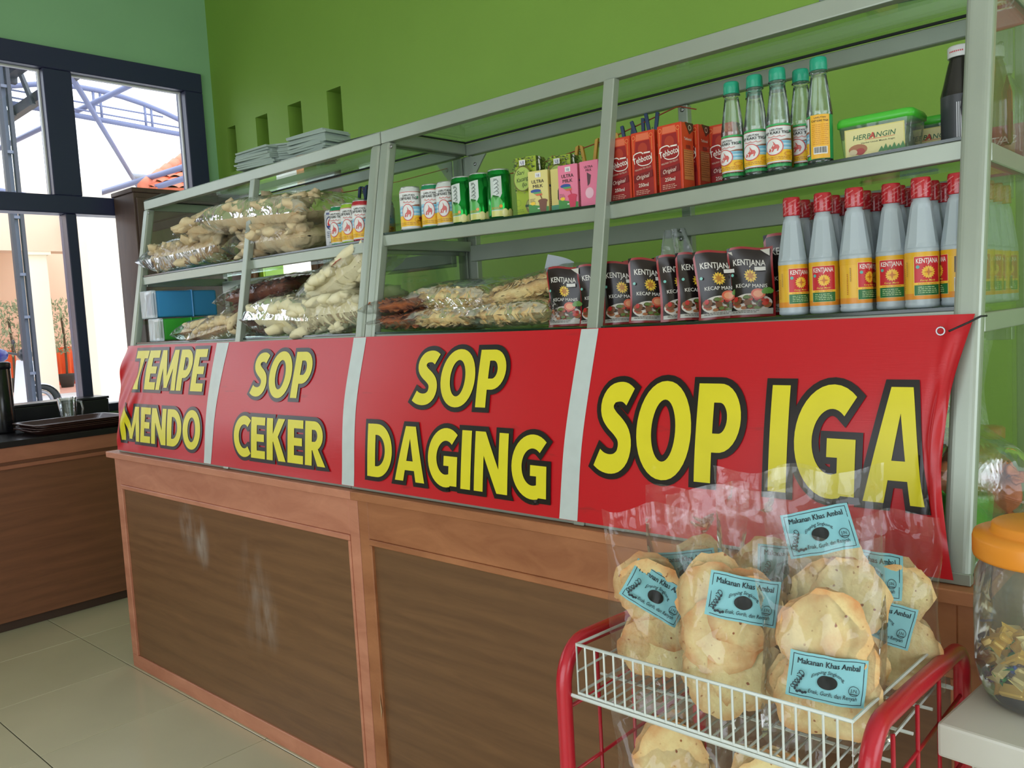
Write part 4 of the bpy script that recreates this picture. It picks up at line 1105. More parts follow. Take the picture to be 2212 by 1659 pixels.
def put_can(c, x, y, a, lab):
    o = cans[c] if c not in used_c else clone(cans[c], (0, 0, 0)); used_c.add(c)
    o.location = (x, y, zs(x, 2)+.0004); o.rotation_euler = (0, 0, a); o['label'] = lab
put_can(GRN, 1.307, .190, .35, 'green-topped tonic can beside the white milk can in the left showcase')
put_can(LIM, 1.370, .182, .62, 'lime-topped tonic can in the middle of the left showcase cans')
put_can(REDC, 1.432, .176, .62, 'red-topped tonic can beside the post in the left showcase')
o = clone(cans[WHT], (0, 0, 0)); COLX = o
o.location = (1.478, .215, zs(1.478, 2)+.0004); o.rotation_euler = (0, 0, .6); o['label'] = 'white-topped tonic can half hidden by the joint post of the showcases'
put_can(WHT, 1.640, .178, .66, 'white-topped tonic can at the front left of the right showcase')
o = clone(cans[GRN], (1.705, .196, zs(1.705, 2)+.0004), .62, 'green-topped tonic can second from the left in the right showcase')
o = clone(cans[WHT], (1.760, .200, zs(1.76, 2)+.0004), .55, 'white-topped tonic can beside the shiny green cans')
o = clone(cans[GRN], (1.575, .250, zs(1.575, 2)+.0004), 2.2, 'tonic can turned away in the shade behind the left post of the right showcase')
mc = thing('milk_can', 'slim white milk can with a round emblem beside the cracker bags', 'can', (1.252, .205, zs(1.25, 2)+.0004), .6)
can_body(mc, mat('white_can', (220, 222, 226), rough=.25), ALU2, .026, .112)
p = Print(); p.ring(0, .072, .017, .020, .003, (60, 60, 110), 26).ell(0, .072, .0125, .0150, (226, 226, 226), 22).poly([(-.008, .062), (.008, .062), (.010, .071), (.003, .084), (-.004, .083), (-.010, .071)], (200, 50, 50)).ell(0, .073, .0045, .0055, (230, 225, 220), 12)
p.poly([(-.0125, .064), (.0125, .064), (.008, .058), (-.008, .058)], (50, 60, 130))
p.lines(-.014, .014, .045, 4, .005, .0022, (80, 80, 120), 5).text('140 g', 0, .012, .005, (50, 50, 60), bold=.01); p.text('BRAND', 0, .098, .004, (70, 80, 140), bold=.01) if False else None
p.rects([(-.012+.004*k, .097, -.0095+.004*k, .103) for k in range(6)], (70, 80, 150))
ob('label', p.mesh('label', on_cyl(.0262, 0), du=.006), mc)
def green_can():
    t = thing('green_soda_can', 'x', 'can', group='shiny green cans')
    m = mat('metallic_green', (16, 140, 52), rough=.16, metal=.75)
    can_body(t, m, ALU2, .0300, .118)
    p = Print(); r = .0302
    p.poly([(-.030, .004), (-.0285, .097), (.0, .100), (.0, .058), (-.006, .046), (.0, .03), (.0, .004)], (196, 206, 200)) 
    p.poly([(-.029, .020), (0.0, .020), (.0, .040), (-.008, .052), (-.016, .040), (-.024, .056), (-.029, .048)], (90, 176, 90)).rect(-.029, .004, .047, .018, (206, 206, 120))
    for x in (.006, .022, .038): p.ell(x, .012, .009, .011, (206, 206, 120), 16).ell(x, .013, .007, .0085, (224, 220, 150), 16)
    for k in range(4): p.line([(-.020+.002*math.sin(k), .088-.009*k), (-.012, .091-.009*k), (-.008, .086-.009*k), (-.014, .083-.009*k)], .0011, (60, 74, 70))
    p.text('Adem Sari' if False else 'sari', -.015, .091, .004, (70, 84, 80), shear=.3); p.ell(-.004, .028, .004, .004, (230, 150, 50), 10)
    p.lines(-.027, -.006, .025, 2, .003, .0014, (220, 150, 60), 3)
    ob('label', p.mesh('label', on_cyl(r, 0), du=.006, rough=.25), t)
    return t
gc = green_can()
for k, (x, y, a, lab) in enumerate(((1.830, .188, .55, 'shiny green can at the left of the three green cans'), (1.894, .186, .62, 'shiny green can in the middle of the three green cans'), (1.962, .182, .95, 'shiny green can at the right of the three, beside the bean drink carton'))):
    o = gc if k == 0 else clone(gc, (0, 0, 0)); o.location = (x, y, zs(x, 2)+.0004); o.rotation_euler = (0, 0, a); o['label'] = lab

# ---- drink cartons
def carton(name, lab, w, d, h, m, paint, group, straw=False, side=None, sidem=None):
    t = thing(name, lab, 'carton', group=group)
    b = MB().box(-w/2, -d/2, 0, w/2, d/2, h, m)
    b.build('body', t, .0012, 1)
    MB().box(-w/2+.002, -.004, h, w/2-.002, .004, h+.0016, m).build('top_seam', t)
    p = Print(); paint(p, w, h); ob('front_print', p.mesh('front_print', on_front(-d/2-.0002)), t)
    p = Print(); side(p, d, h); ob('side_print', p.mesh('side_print', on_right(w/2+.0002)), t)
    if straw:
        MB().tube([(w/2+.004, -d*.15, h*.95), (w/2+.004, -d*.30, h*.98), (w/2+.004, -d*.32, h*.93), (w/2+.004, .1*d, h*.08)], .0022, 6, mat('white_straw', (224, 224, 218), rough=.3)).build('straw', t)
    return t
def tea_front(p, w, h):
    p.poly([(-w*.30, h*.86), (w*.30, h*.86), (w*.36, h*.60), (w*.42, h*.30), (w*.42, .004), (-w*.42, .004), (-w*.42, h*.30), (-w*.36, h*.60)], (150, 30, 30))
    p.poly([(-w*.26, h*.97), (w*.26, h*.97), (w*.29, h*.87), (-w*.29, h*.87)], (222, 112, 76)).ell(0, h*.74, w*.2, h*.09, (172, 56, 34), 16)
    for s in (-1, 1): p.line([(s*w*.40, h*(.70+.04*k)+.002*math.sin(k*2)) for k in range(6)], .0012, (232, 140, 80)); p.line([(s*(w*.37+.004*math.cos(k)), h*.92+.004*math.sin(k)) for k in range(7)], .001, (236, 150, 90))
    p.text('Tehbotol', 0, h*.545, h*.088, (236, 230, 220), bold=.012, w=w*.82, rot=.14, shear=.1)
    p.line([(-w*.36, h*.56), (-w*.38, h*.66), (-w*.1, h*.69), (w*.02, h*.66)], .0022, (236, 230, 220))
    p.line([(w*.34, h*.60), (w*.38, h*.54), (w*.25, h*.49), (-w*.05, h*.485), (-w*.22, h*.52)], .0018, (236, 230, 220))
    p.rect(w*.05, h*.66, w*.32, h*.682, (236, 226, 216)); p.text('MINUMAN TEH MELATI', 0, h*.425, h*.028, (220, 190, 170), w=w*.68, rot=.1)
    p.poly([(-w*.40, h*.24), (w*.40, h*.30), (w*.40, h*.40), (-w*.40, h*.35)], (120, 24, 28)); p.text('Original', 0, h*.29, h*.062, (230, 214, 200), shear=.35, w=w*.56, rot=.1)
    p.text('250ml', 0, h*.165, h*.052, (232, 220, 206), bold=.012); p.lines(-w*.32, w*.32, h*.105, 3, h*.026, h*.014, (210, 160, 140), 6)
def tea_side(p, d, h):
    p.poly([(-d*.2, h), (d*.5, h), (d*.5, h*.9), (d*.15, h*.83)], (70, 44, 36)).ring(d*.2, h*.93, d*.13, d*.13, d*.04, (200, 190, 170), 14)
    p.text('Tehbotol', 0, h*.74, h*.04, (236, 220, 206), bold=.01, w=d*.6); p.rect(-d*.15, h*.62, d*.2, h*.67, (140, 40, 30))
    p.rect(-d*.38, h*.16, d*.40, h*.60, (206, 128, 72)); p.lines(-d*.34, d*.36, h*.58, 12, h*.033, h*.012, (150, 80, 44), 9)
TEA = mat('red_orange_carton', (206, 66, 36), rough=.32)
tea = carton('tea_carton', 'x', .058, .044, .136, TEA, tea_front, 'red tea cartons on the upper shelf', side=tea_side)
for k, (x, y, a, lab) in enumerate(((2.322, .196, .03, 'red jasmine tea carton beside the middle post, leftmost of the front three'), (2.386, .192, .0, 'red jasmine tea carton in the middle of the front three'), (2.455, .186, -.04, 'red jasmine tea carton at the right of the front three'),
                                    (2.463, .238, -.02, 'red tea carton behind the right front carton, showing only its side'), (2.515, .285, .0, 'red tea carton at the back right before the tonic bottles'), (2.392, .246, .0, 'red tea carton in the second row, hidden behind the front cartons'))):
    o = tea if k == 0 else clone(tea, (0, 0, 0)); o.location = (x, y, zs(x, 2)+.0004); o.rotation_euler = (0, 0, a); o['label'] = lab
def bean_front(p, w, h):
    rr = random.Random(4); 
    for k in range(150):
        z = h*(.36+.62*rr.random()); x = rr.uniform(-w*.47, w*.47)
        c = [(120, 136, 60), (84, 104, 40), (150, 160, 84), (60, 80, 32)][k % 4]
        if z > h*.40: p.ell(x, z, .0026, .0018, c, 7)
    p.ell(0, h*.62, w*.42, h*.21, (110, 100, 50), 26).ell(0, h*.62, w*.39, h*.195, (166, 190, 90), 26)
    p.text('Sari', -w*.08, h*.69, h*.07, (36, 60, 30), shear=.3, bold=.008); p.text('Kacang', 0, h*.58, h*.07, (36, 60, 30), shear=.3, bold=.008, w=w*.56, rot=.15); p.text('Ijo', w*.08, h*.49, h*.065, (36, 60, 30), shear=.3, bold=.008)
    p.rect(-w*.12, h*.84, w*.16, h*.93, (220, 220, 220)).text('UJ', w*.02, h*.86, h*.05, (40, 50, 110), bold=.02)
    p.ell(w*.3, h*.15, w*.2, h*.12, (120, 110, 60), 16).ell(w*.3, h*.17, w*.16, h*.08, (150, 160, 90), 16); p.ring(-w*.25, h*.22, w*.14, w*.14, .0008, (110, 150, 50), 16)
    p.rect(w*.08, h*.14, w*.4, h*.18, (40, 70, 50)).lines(-w*.4, w*.0, h*.1, 2, h*.03, h*.012, (100, 140, 40), 3)
def bean_side(p, d, h):
    rr = random.Random(5)
    p.rect(-d*.5, h*.45, d*.5, h, (84, 104, 44))
    for k in range(90): p.ell(rr.uniform(-d*.45, d*.45), h*rr.uniform(.47, .98), .0026, .0018, [(120, 136, 60), (150, 160, 84), (60, 80, 32)][k % 3], 7)
    p.rect(-d*.3, h*.2, d*.3, h*.45, (190, 206, 110)).lines(-d*.26, d*.26, h*.42, 6, h*.035, h*.012, (100, 120, 50), 2)
BEAN = mat('bean_green_carton', (170, 194, 56), rough=.35)
bean = carton('bean_drink_carton', 'tall green mung bean drink carton at the front', .058, .044, .140, BEAN, bean_front, 'green bean drink cartons', side=bean_side, straw=True)
bean.location = (2.036, .215, zs(2.036, 2)+.0004); bean.rotation_euler = (0, 0, .2); bean['label'] = 'tall green mung bean drink carton beside the shiny cans'
clone(bean, (2.098, .268, zs(2.09, 2)+.0004), .2, 'tall green mung bean drink carton at the back with a white straw')
def milk_art(bg2, drink):
    def front(p, w, h):
        p.rect(-w*.12, h*.84, w*.16, h*.95, (224, 222, 220)).text('UJ', w*.02, h*.865, h*.05, (40, 50, 110), bold=.02)
        p.text('ULTRA', 0, h*.71, h*.075, (60, 44, 40), bold=.02, w=w*.62); p.text('MILK', 0, h*.60, h*.075, (60, 44, 40), bold=.02, w=w*.5)
        p.ell(-w*.12, h*.525, w*.26, h*.045, (50, 80, 150), 18).poly([(-w*.30, h*.50), (w*.16, h*.50), (w*.16, h*.46), (-w*.18, h*.46)], (90, 160, 100)).poly([(-w*.18, h*.45), (w*.18, h*.46), (w*.2, h*.41), (-w*.06, h*.41)], (214, 110, 70))
        p.poly([(-w*.5, .001), (w*.5, .001), (w*.5, h*.14), (w*.1, h*.17), (-w*.5, h*.23)], (70, 140, 70)).ell(-w*.28, h*.24, w*.12, h*.04, (240, 200, 60), 12)
        p.poly([(w*.08, .003), (w*.36, .003), (w*.42, h*.27), (w*.02, h*.27)], drink).ell(w*.22, h*.28, w*.24, h*.05, drink, 14).line([(w*.1, h*.43), (w*.2, h*.30)], .0022, drink)
        p.rect(-w*.05, h*.10, w*.05, h*.125, (230, 230, 220)).lines(-w*.42, -w*.15, h*.34, 3, h*.03, h*.012, (110, 90, 70), 2)
    def side(p, d, h):
        p.rect(-d*.36, h*.06, d*.36, h*.60, bg2).rect(-d*.34, h*.60, d*.34, h*.655, (50, 70, 120)).lines(-d*.3, d*.3, h*.56, 10, h*.045, h*.014, (90, 80, 70), 5).ring(0, h*.86, d*.1, d*.1, .0008, (90, 80, 70), 12)
    return front, side
CH = mat('pale_yellow_carton', (220, 208, 130), rough=.32); PK = mat('pink_carton', (230, 126, 156), rough=.32)
cf, cs = milk_art((222, 212, 170), (120, 76, 58)); sf, ss = milk_art((240, 170, 190), (206, 60, 90))
chm = carton('milk_carton', 'x', .052, .038, .098, CH, cf, 'small milk cartons', side=cs)
chm.location = (2.094, .186, zs(2.09, 2)+.0004); chm.rotation_euler = (0, 0, .22); chm['label'] = 'pale yellow chocolate milk carton in front of the green bean cartons'
ch2 = carton('milk_carton', 'pale yellow chocolate milk carton turned sideways with a white straw', .046, .038, .098, CH, lambda p, w, h: p.poly([(-w*.1, h*.5), (w*.1, h*.45), (w*.05, h*.25), (w*.12, h*.1), (-w*.02, h*.2), (-w*.12, h*.3)], (70, 54, 44)).rect(-w*.5, .001, w*.5, h*.16, (80, 150, 120)).ell(0, h*.5, w*.08, h*.05, (70, 54, 44), 10), 'small milk cartons', side=cs, straw=True)
ch2.location = (2.146, .202, zs(2.14, 2)+.0004); ch2.rotation_euler = (0, 0, .15)
st = carton('milk_carton', 'x', .050, .038, .098, PK, sf, 'small milk cartons', side=ss)
st.location = (2.188, .180, zs(2.18, 2)+.0004); st.rotation_euler = (0, 0, .15); st['label'] = 'pink strawberry milk carton, left of the two pink ones'
st2 = carton('milk_carton', 'pink strawberry milk carton with a white straw beside the middle post', .048, .038, .100, PK, lambda p, w, h: p.ell(0, h*.3, w*.22, h*.12, (236, 190, 204), 16).poly([(-w*.1, h*.75), (w*.12, h*.68), (w*.04, h*.5), (-w*.08, h*.45)], (90, 60, 70)).text('ULTRA', 0, h*.84, h*.05, (80, 50, 60), bold=.02).text('MILK', 0, h*.77, h*.05, (80, 50, 60), bold=.02), 'small milk cartons', side=ss, straw=True)
st2.location = (2.244, .186, zs(2.24, 2)+.0004); st2.rotation_euler = (0, 0, .1)

# ---- herbal sachet tubs and syrup bottles
def tub(lab, x, y, a, printed=True):
    t = thing('herbal_tub', lab, 'box', (x, y, zs(x, 2)+.0004), a, 'green-lidded tubs on the upper shelf')
    w, d, h = .128, .085, .062
    def lp(z, k, n=4):
        out = []; r = .012
        for (cx, cy, a0) in ((w/2*k-r, d/2*k-r, 0), (-w/2*k+r, d/2*k-r, 90), (-w/2*k+r, -d/2*k+r, 180), (w/2*k-r, -d/2*k+r, 270)):
            for q in range(n+1): an = math.radians(a0+90*q/n); out.append((cx+r*math.cos(an), cy+r*math.sin(an), z))
        return out
    L = [lp(0, .86), lp(.004, .88), lp(h-.004, .98), lp(h, 1.0)]; nn = len(L[0])
    MB().add([p for l in L for p in l], [(i*nn+k, i*nn+(k+1) % nn, (i+1)*nn+(k+1) % nn, (i+1)*nn+k) for i in range(3) for k in range(nn)] + [tuple(range(nn))[::-1]], PLASTICCLR, True).build('tub', t)
    L = [lp(h-.004, 1.02), lp(h+.004, 1.03), lp(h+.010, .98), lp(h+.011, .9), lp(h+.008, .86)]
    MB().add([p for l in L for p in l], [(i*nn+k, i*nn+(k+1) % nn, (i+1)*nn+(k+1) % nn, (i+1)*nn+k) for i in range(4) for k in range(nn)] + [tuple(4*nn+k for k in range(nn)), tuple(range(nn))[::-1]], mat('lime_green_lid', (76, 190, 56), rough=.35), True).build('lid', t)
    sk = MB(); rr = random.Random(3)
    for q in range(8):
        M = Matrix.Translation((-.042+.012*q, rr.uniform(-.004, .012), .027)) @ Matrix.Rotation(rr.uniform(-.25, .25), 4, 'Y')
        sk = MB().box(-.004, -.024, -.022, .004, .024, .024, mat('sachet_green', (90, 130, 70), rough=.35, vary=.3, vscale=60), M)
        sk.build('sachet', t, .002, 1)
    p = Print(); p.rect(-.050, .004, .050, .052, (214, 206, 120)).rect(-.048, .006, .048, .050, (222, 214, 150))
    p.text('HERBANGIN', 0, .032, .0085, (40, 100, 56), bold=.012, shear=.2, w=.072).text('A', -.004, .0315, .0100, (200, 50, 40), bold=.02, shear=.2)
    p.line([(-.016, .0305), (.034, .0305)], .0007, (200, 60, 40)); p.text('Herbal Untuk Masuk Angin', .006, .0245, .0026, (30, 60, 36), bold=.004, w=.056)
    p.ell(-.028, .016, .016, .009, (170, 110, 70), 16).ell(-.024, .012, .008, .006, (170, 60, 50), 12).ell(-.036, .012, .007, .005, (206, 190, 150), 12)
    for q in range(6): p.poly([(.006+.007*q, .007), (.012+.007*q, .016+.003*(q % 2)), (.016+.007*q, .008)], (70, 130, 70))
    ob('label', p.mesh('label', lambda u, v, o: (u, -d/2*(.88+.10*v/h)-.0004-o, v)), t)
    return t
tub('green-lidded tub of herbal sachets with a yellow label, in front', 2.850, .222, .02)
tub('green-lidded tub of herbal sachets half hidden behind the first tub', 2.905, .345, .05)
def syrup(lab, x, y, body, capc, rot, r=.031, h=.165, band=True):
    t = thing('syrup_bottle', lab, 'bottle', (x, y, zs(x, 2)+.0004), rot, 'wide-necked bottles at the end of the upper shelf')
    MB().lathe([(r*.9, 0), (r, .004), (r, h*.52), (r*.86, h*.62), (r*.62, h*.82), (r*.55, h*.86), (r*.55, h*.9)], 30, body).build('body', t)
    MB().lathe([(r*.62, h*.885), (r*.63, h*.89), (r*.63, h*.985), (r*.56, h), (0, h)], 30, capc).build('cap', t)
    if band:
        p = Print(); p.rect(-.030, .006, .03, h*.5, (60, 62, 66)).rects([(.004+.003*k, .012, .0055+.003*k, h*.42) for k in range(6)], (206, 206, 210)).ell(.028, h*.36, .018, .036, (24, 22, 22), 20)
        p.rect(-.055, .006, -.045, h*.5, (180, 180, 170))
        ob('label', p.mesh('label', on_cyl(r+.0003, 0), du=.006), t)
        q = Print(); q.rects([(-.012+.003*k, h*.93, -.010+.003*k, h*.945) for k in range(8)], (200, 70, 80)); ob('cap_print', q.mesh('cap_print', on_cyl(r*.632, 0), du=.006), t)
    return t
WC = mat('white_cap', (214, 214, 214), rough=.35)
syrup('dark brown syrup bottle with a white cap beside the end post', 2.972, .245, mat('dark_syrup', (40, 38, 34), rough=.15), WC, -.1)
syrup('amber drink bottle with a white cap seen through the end glass', 3.005, .305, film('amber_bottle', tint=(.62, .42, .30), haze=.35, rough=.03, gloss=.9, bump=.05, hazecol=(.35, .2, .13)), WC, .3, band=False)
syrup('amber drink bottle with a white cap behind the first one', 2.985, .372, film('amber_bottle', tint=(.62, .42, .30)), WC, .3, band=False)
wt = thing('water_bottle', 'clear ribbed plastic bottle standing behind the end glass', 'bottle', (2.995, .440, zs(2.99, 2)+.0004))
MB().lathe([(.028, 0), (.031, .004)] + [(.031-.0012*(k % 2), .01+.006*k) for k in range(15)] + [(.030, .11), (.016, .135), (.012, .14), (.012, .15)], 26, PLASTICCLR, cap=False).build('body', wt)
MB().lathe([(.0135, .145), (.0135, .16), (0, .161)], 20, WC).build('cap', wt)

# ---- black and red soy sauce pouches standing in a row
def pouch():
    t = thing('soy_sauce_pouch', 'x', 'pouch', group='soy sauce pouches on the lower shelf')
    w, h, d = .088, .135, .034
    def S(u, v, side):
        x = (u-.5)*w*(1-.04*math.sin(PI*v)); z = v*h
        th = d*.5*(1-v)**.8*(1 if v > .06 else .8+.2*v/.06)*(1-abs(2*u-1)**2.4)
        return (x+.002*math.sin(v*5), side*-th+.003*math.sin(v*3.3+u*2), z+.003*math.sin(u*6)*v)
    b = MB(); RP = mat('red_pouch_edge', (150, 28, 34), rough=.25, spec=.7); BP = mat('black_pouch', (34, 24, 24), rough=.2, spec=.7)
    b.grid(lambda u, v: S(u, v, 1), 12, 12, RP).grid(lambda u, v: S(u, v, -1), 12, 12, BP).build('body', t)
    p = Print(); q = lambda x, z: None
    p.rect(-w*.455, h*.035, w*.455, h*.965, (34, 24, 24)).poly([(-w*.455, h*.55), (w*.455, h*.62), (w*.455, h*.035), (-w*.455, h*.035)], (24, 18, 18))
    p.text('KENTJANA', -.001, h*.735, h*.085, (224, 220, 212), bold=.012, w=w*.72)
    p.poly(star(.0, h*.585, .0135, .0095, 14), (226, 190, 60)).poly(star(.0, h*.585, .0115, .0045, 7), (180, 120, 36))
    p.text('KECAP MANIS', 0, h*.42, h*.052, (220, 216, 208), bold=.012, w=w*.70)
    p.ell(-.0, h*.20, w*.44, h*.135, (206, 200, 190), 26).poly([(-w*.455, h*.035), (w*.455, h*.035), (w*.455, h*.12), (-w*.455, h*.09)], (190, 188, 180))
    rr = random.Random(6)
    for k in range(34): p.ell(rr.uniform(-w*.36, w*.36), h*rr.uniform(.13, .29), rr.uniform(.004, .008), rr.uniform(.003, .006), [(110, 70, 44), (150, 96, 60), (176, 44, 40), (90, 110, 50), (70, 44, 30), (190, 60, 50)][k % 6], 9)
    p.ell(w*.16, h*.33, w*.16, h*.075, (206, 96, 70), 14).ell(w*.16, h*.33, w*.11, h*.05, (224, 150, 110), 12)
    for k in range(5): p.ell(w*(.30+.03*k), h*(.36+.02*(k % 2)), .006, .005, (90, 140, 60), 8)
    p.ell(-w*.40, h*.60, .003, .003, (120, 190, 180), 10); p.poly([(w*.25, h*.965), (w*.455, h*.965), (w*.455, h*.86)], (210, 206, 196)); p.rect(w*.12, h*.66, w*.36, h*.715, (214, 212, 206))
    p.lines(-w*.4, w*.2, h*.085, 2, h*.022, h*.012, (90, 86, 80), 3)
    def mp(x, z, o):
        u, v = x/w+.5, z/h
        a = S(min(1, max(0, u)), min(1, max(0, v)), 1); return (a[0], a[1]-.0006-o, a[2])
    ob('front_print', p.mesh('front_print', mp, du=w/14, dv=h/14, rough=.22, eps=.00016), t)
    return t
po_ = pouch()
pl = [(2.176, .150, .30, 0, 'black soy sauce pouch leftmost in the row, beside the cracker bags'), (2.250, .172, .45, 0, 'black soy sauce pouch just left of the middle post'), (2.325, .160, .62, 0, 'black soy sauce pouch just right of the middle post'),
      (2.352, .200, .75, 0, 'black soy sauce pouch tucked behind the one right of the middle post'), (2.392, .160, .70, .05, 'black soy sauce pouch with a creased shiny front, fourth in the row'), (2.428, .205, .8, 0, 'black soy sauce pouch set back with a white price sticker'),
      (2.462, .168, .95, 0, 'black soy sauce pouch turned to its edge, sixth in the row'), (2.500, .170, .95, .04, 'black soy sauce pouch turned to its edge, seventh in the row'), (2.530, .200, .6, 0, 'black soy sauce pouch set back before the three wide ones'),
      (2.560, .158, .62, -.04, 'black soy sauce pouch leaning right with a torn top corner'), (2.618, .172, .28, 0, 'flat-facing black soy sauce pouch, second from the bottles'), (2.676, .230, .30, 0, 'larger black soy sauce pouch behind, nearest the bottles')]
for k, (x, y, a, ry, lab) in enumerate(pl):
    o = po_ if k == 0 else clone(po_, (0, 0, 0)); o.location = (x, y, zs(x, 3)+.0006); o.rotation_euler = (-.05, ry, a); o['label'] = lab
    if k == 11: o.scale = (1.18, 1.1, 1.16)

# ---- cords and clothes pegs under the top rail
def cord(lab, pts):
    o = MB().tube(pts, .0016, 6, mat('red_brown_cord', (150, 64, 40), rough=.8)).build('cord'); tag(o, lab, 'cord', 'cords tied between the back posts')
cord('thin red cord with blue pegs tied in the left showcase', [(.792, .478, 1.776), (.80, .472, 1.782), (.83, .47, 1.776), (1.0, .47, 1.768), (1.25, .47, 1.764), (1.478, .478, 1.772)])
cord('thin red cord with coloured pegs tied in the right showcase', [(1.604, .478, 1.735), (1.75, .47, 1.715), (1.95, .47, 1.735), (2.10, .47, 1.752), (2.2, .47, 1.772), (2.285, .478, 1.792), (2.30, .474, 1.79), (2.345, .47, 1.774)])
def peg(c):
    m = mat('peg_%s' % c, {'blue': (30, 56, 96), 'yellow': (206, 156, 50), 'red': (160, 50, 44)}[c], rough=.45)
    t = thing('clothes_peg', 'x', 'peg', group='clothes pegs on the cords')
    for s in (-1, 1):
        MB().add([(s*.0015, -.006, .024), (s*.0105, -.006, .020), (s*.019, -.006, -.034), (s*.0105, -.006, -.036), (s*.0015, .006, .024), (s*.0105, .006, .020), (s*.019, .006, -.034), (s*.0105, .006, -.036)],
                 [(0,1,2,3),(7,6,5,4),(0,4,5,1),(1,5,6,2),(2,6,7,3),(3,7,4,0)], m).build('jaw', t, .001, 1)
    MB().tube([(0, .0045*math.cos(a), .004+.0045*math.sin(a)) for a in [2*PI*k/10 for k in range(10)]], .0011, 5, SCREW, closed=True).build('spring', t)
    return t
pg = {}
for (c, x, z, rz, ry, lab) in (('blue', 1.065, 1.752, .5, 0, 'blue clothes peg, left of three on the left cord'), ('blue', 1.10, 1.752, .4, 0, 'blue clothes peg in the middle of the left cord'), ('blue', 1.135, 1.752, .5, 0, 'blue clothes peg, right of three on the left cord'),
                               ('red', 1.905, 1.715, .5, .05, 'red clothes peg at the left of the right cord'), ('yellow', 1.995, 1.727, .3, 0, 'yellow clothes peg above the pink milk cartons'), ('yellow', 2.060, 1.735, .3, 0, 'yellow clothes peg left of the middle post'), ('yellow', 2.108, 1.74, .4, 0, 'yellow clothes peg just right of the middle post'),
                               ('blue', 2.150, 1.738, .4, PI, 'blue clothes peg, left of three above the tea cartons'), ('blue', 2.185, 1.746, .4, PI-.15, 'blue clothes peg, middle of three above the tea cartons'), ('blue', 2.222, 1.755, .4, PI, 'blue clothes peg, right of three above the tea cartons')):
    if c not in pg: o = pg[c] = peg(c)
    else: o = clone(pg[c], (0, 0, 0))
    o.location = (x, .47, z); o.rotation_euler = (0, ry, rz); o['label'] = lab

# ------------------------------------------------------------------ bags of crackers inside the showcases
KRU = cracker_mat('pale_cracker', (236, 220, 180), (212, 180, 134), 11, .50)
KRW = cracker_mat('white_cracker', (242, 235, 200), (226, 212, 162), 9, .55)
KRB = cracker_mat('brown_chip', (140, 74, 46), (104, 50, 32), 14, .5, .5)
KRO = cracker_mat('orange_brown_chip', (206, 118, 60), (150, 80, 42), 14, .5, .5)
EMP = cracker_mat('yellow_chip', (244, 226, 164), (222, 170, 100), 30, .56)
def lump(name, m, seed, sx=1.0):
    return MB().blob(.030*sx, .017, .013, m, None, .24, seed, 2).mesh(name)
def chip(name, m, seed, r=.0115):
    b = MB(); n = 11
    def P(q, k, s): 
        a = 2*PI*k/n; rr = r*q*(1+.12*math.sin(3*a+seed)+.06*math.sin(5*a+seed*2))
        return (rr*math.cos(a), rr*math.sin(a), s*.0007+.0024*q*q*math.sin(2*a+seed))
    vs = [(0, 0, .0007)] + [P(.55, k, 1) for k in range(n)] + [P(1, k, 0) for k in range(n)] + [(0, 0, -.0007)]
    fs = [(0, 1+k, 1+(k+1) % n) for k in range(n)] + [(1+k, n+1+k, n+1+(k+1) % n, 1+(k+1) % n) for k in range(n)] + [(2*n+1, n+1+(k+1) % n, n+1+k) for k in range(n)]
    return b.add(vs, fs, m, True).mesh(name)
LUMPS = {m: [lump('cracker', m, s, .8+.35*(s % 3)) for s in range(5)] for m in (KRU, KRW)}
CHIPS = {m: [chip('chip', m, s) for s in range(5)] for m in (KRB, KRO, EMP)}
def pillow(L, Wd, H, seed, m, nu=26, nv=18, rough=0):
    b = MB()
    def S(u, v, s):
        a = 2*u-1; c = 2*v-1
        t = (max(0, 1-abs(a)**4))**.5*(max(0, 1-abs(c)**4))**.42
        x = a*L/2*(1-.06*(1-abs(c)**2)*abs(a)); y = c*Wd/2*(1-.08*(1-abs(a)**2)*abs(c))
        w = noise.noise(Vector((x*34+seed, y*34, s*5.0+seed)))*.0045 + noise.noise(Vector((x*90+seed, y*60, s*3.0)))*.0018
        if rough: w = rough*(abs(noise.noise(Vector((x*46+seed, y*46, s*2+seed))))*2.6-.8)
        return (x, y, s*H/2*t*(1+.12*noise.noise(Vector((x*9, y*9, seed)))) + s*w*(.4+.6*t)*(1 if rough else s))
    b.grid(lambda u, v: S(u, v, 1), nu, nv, m).grid(lambda u, v: S(u, v, -1), nu, nv, m)
    return b
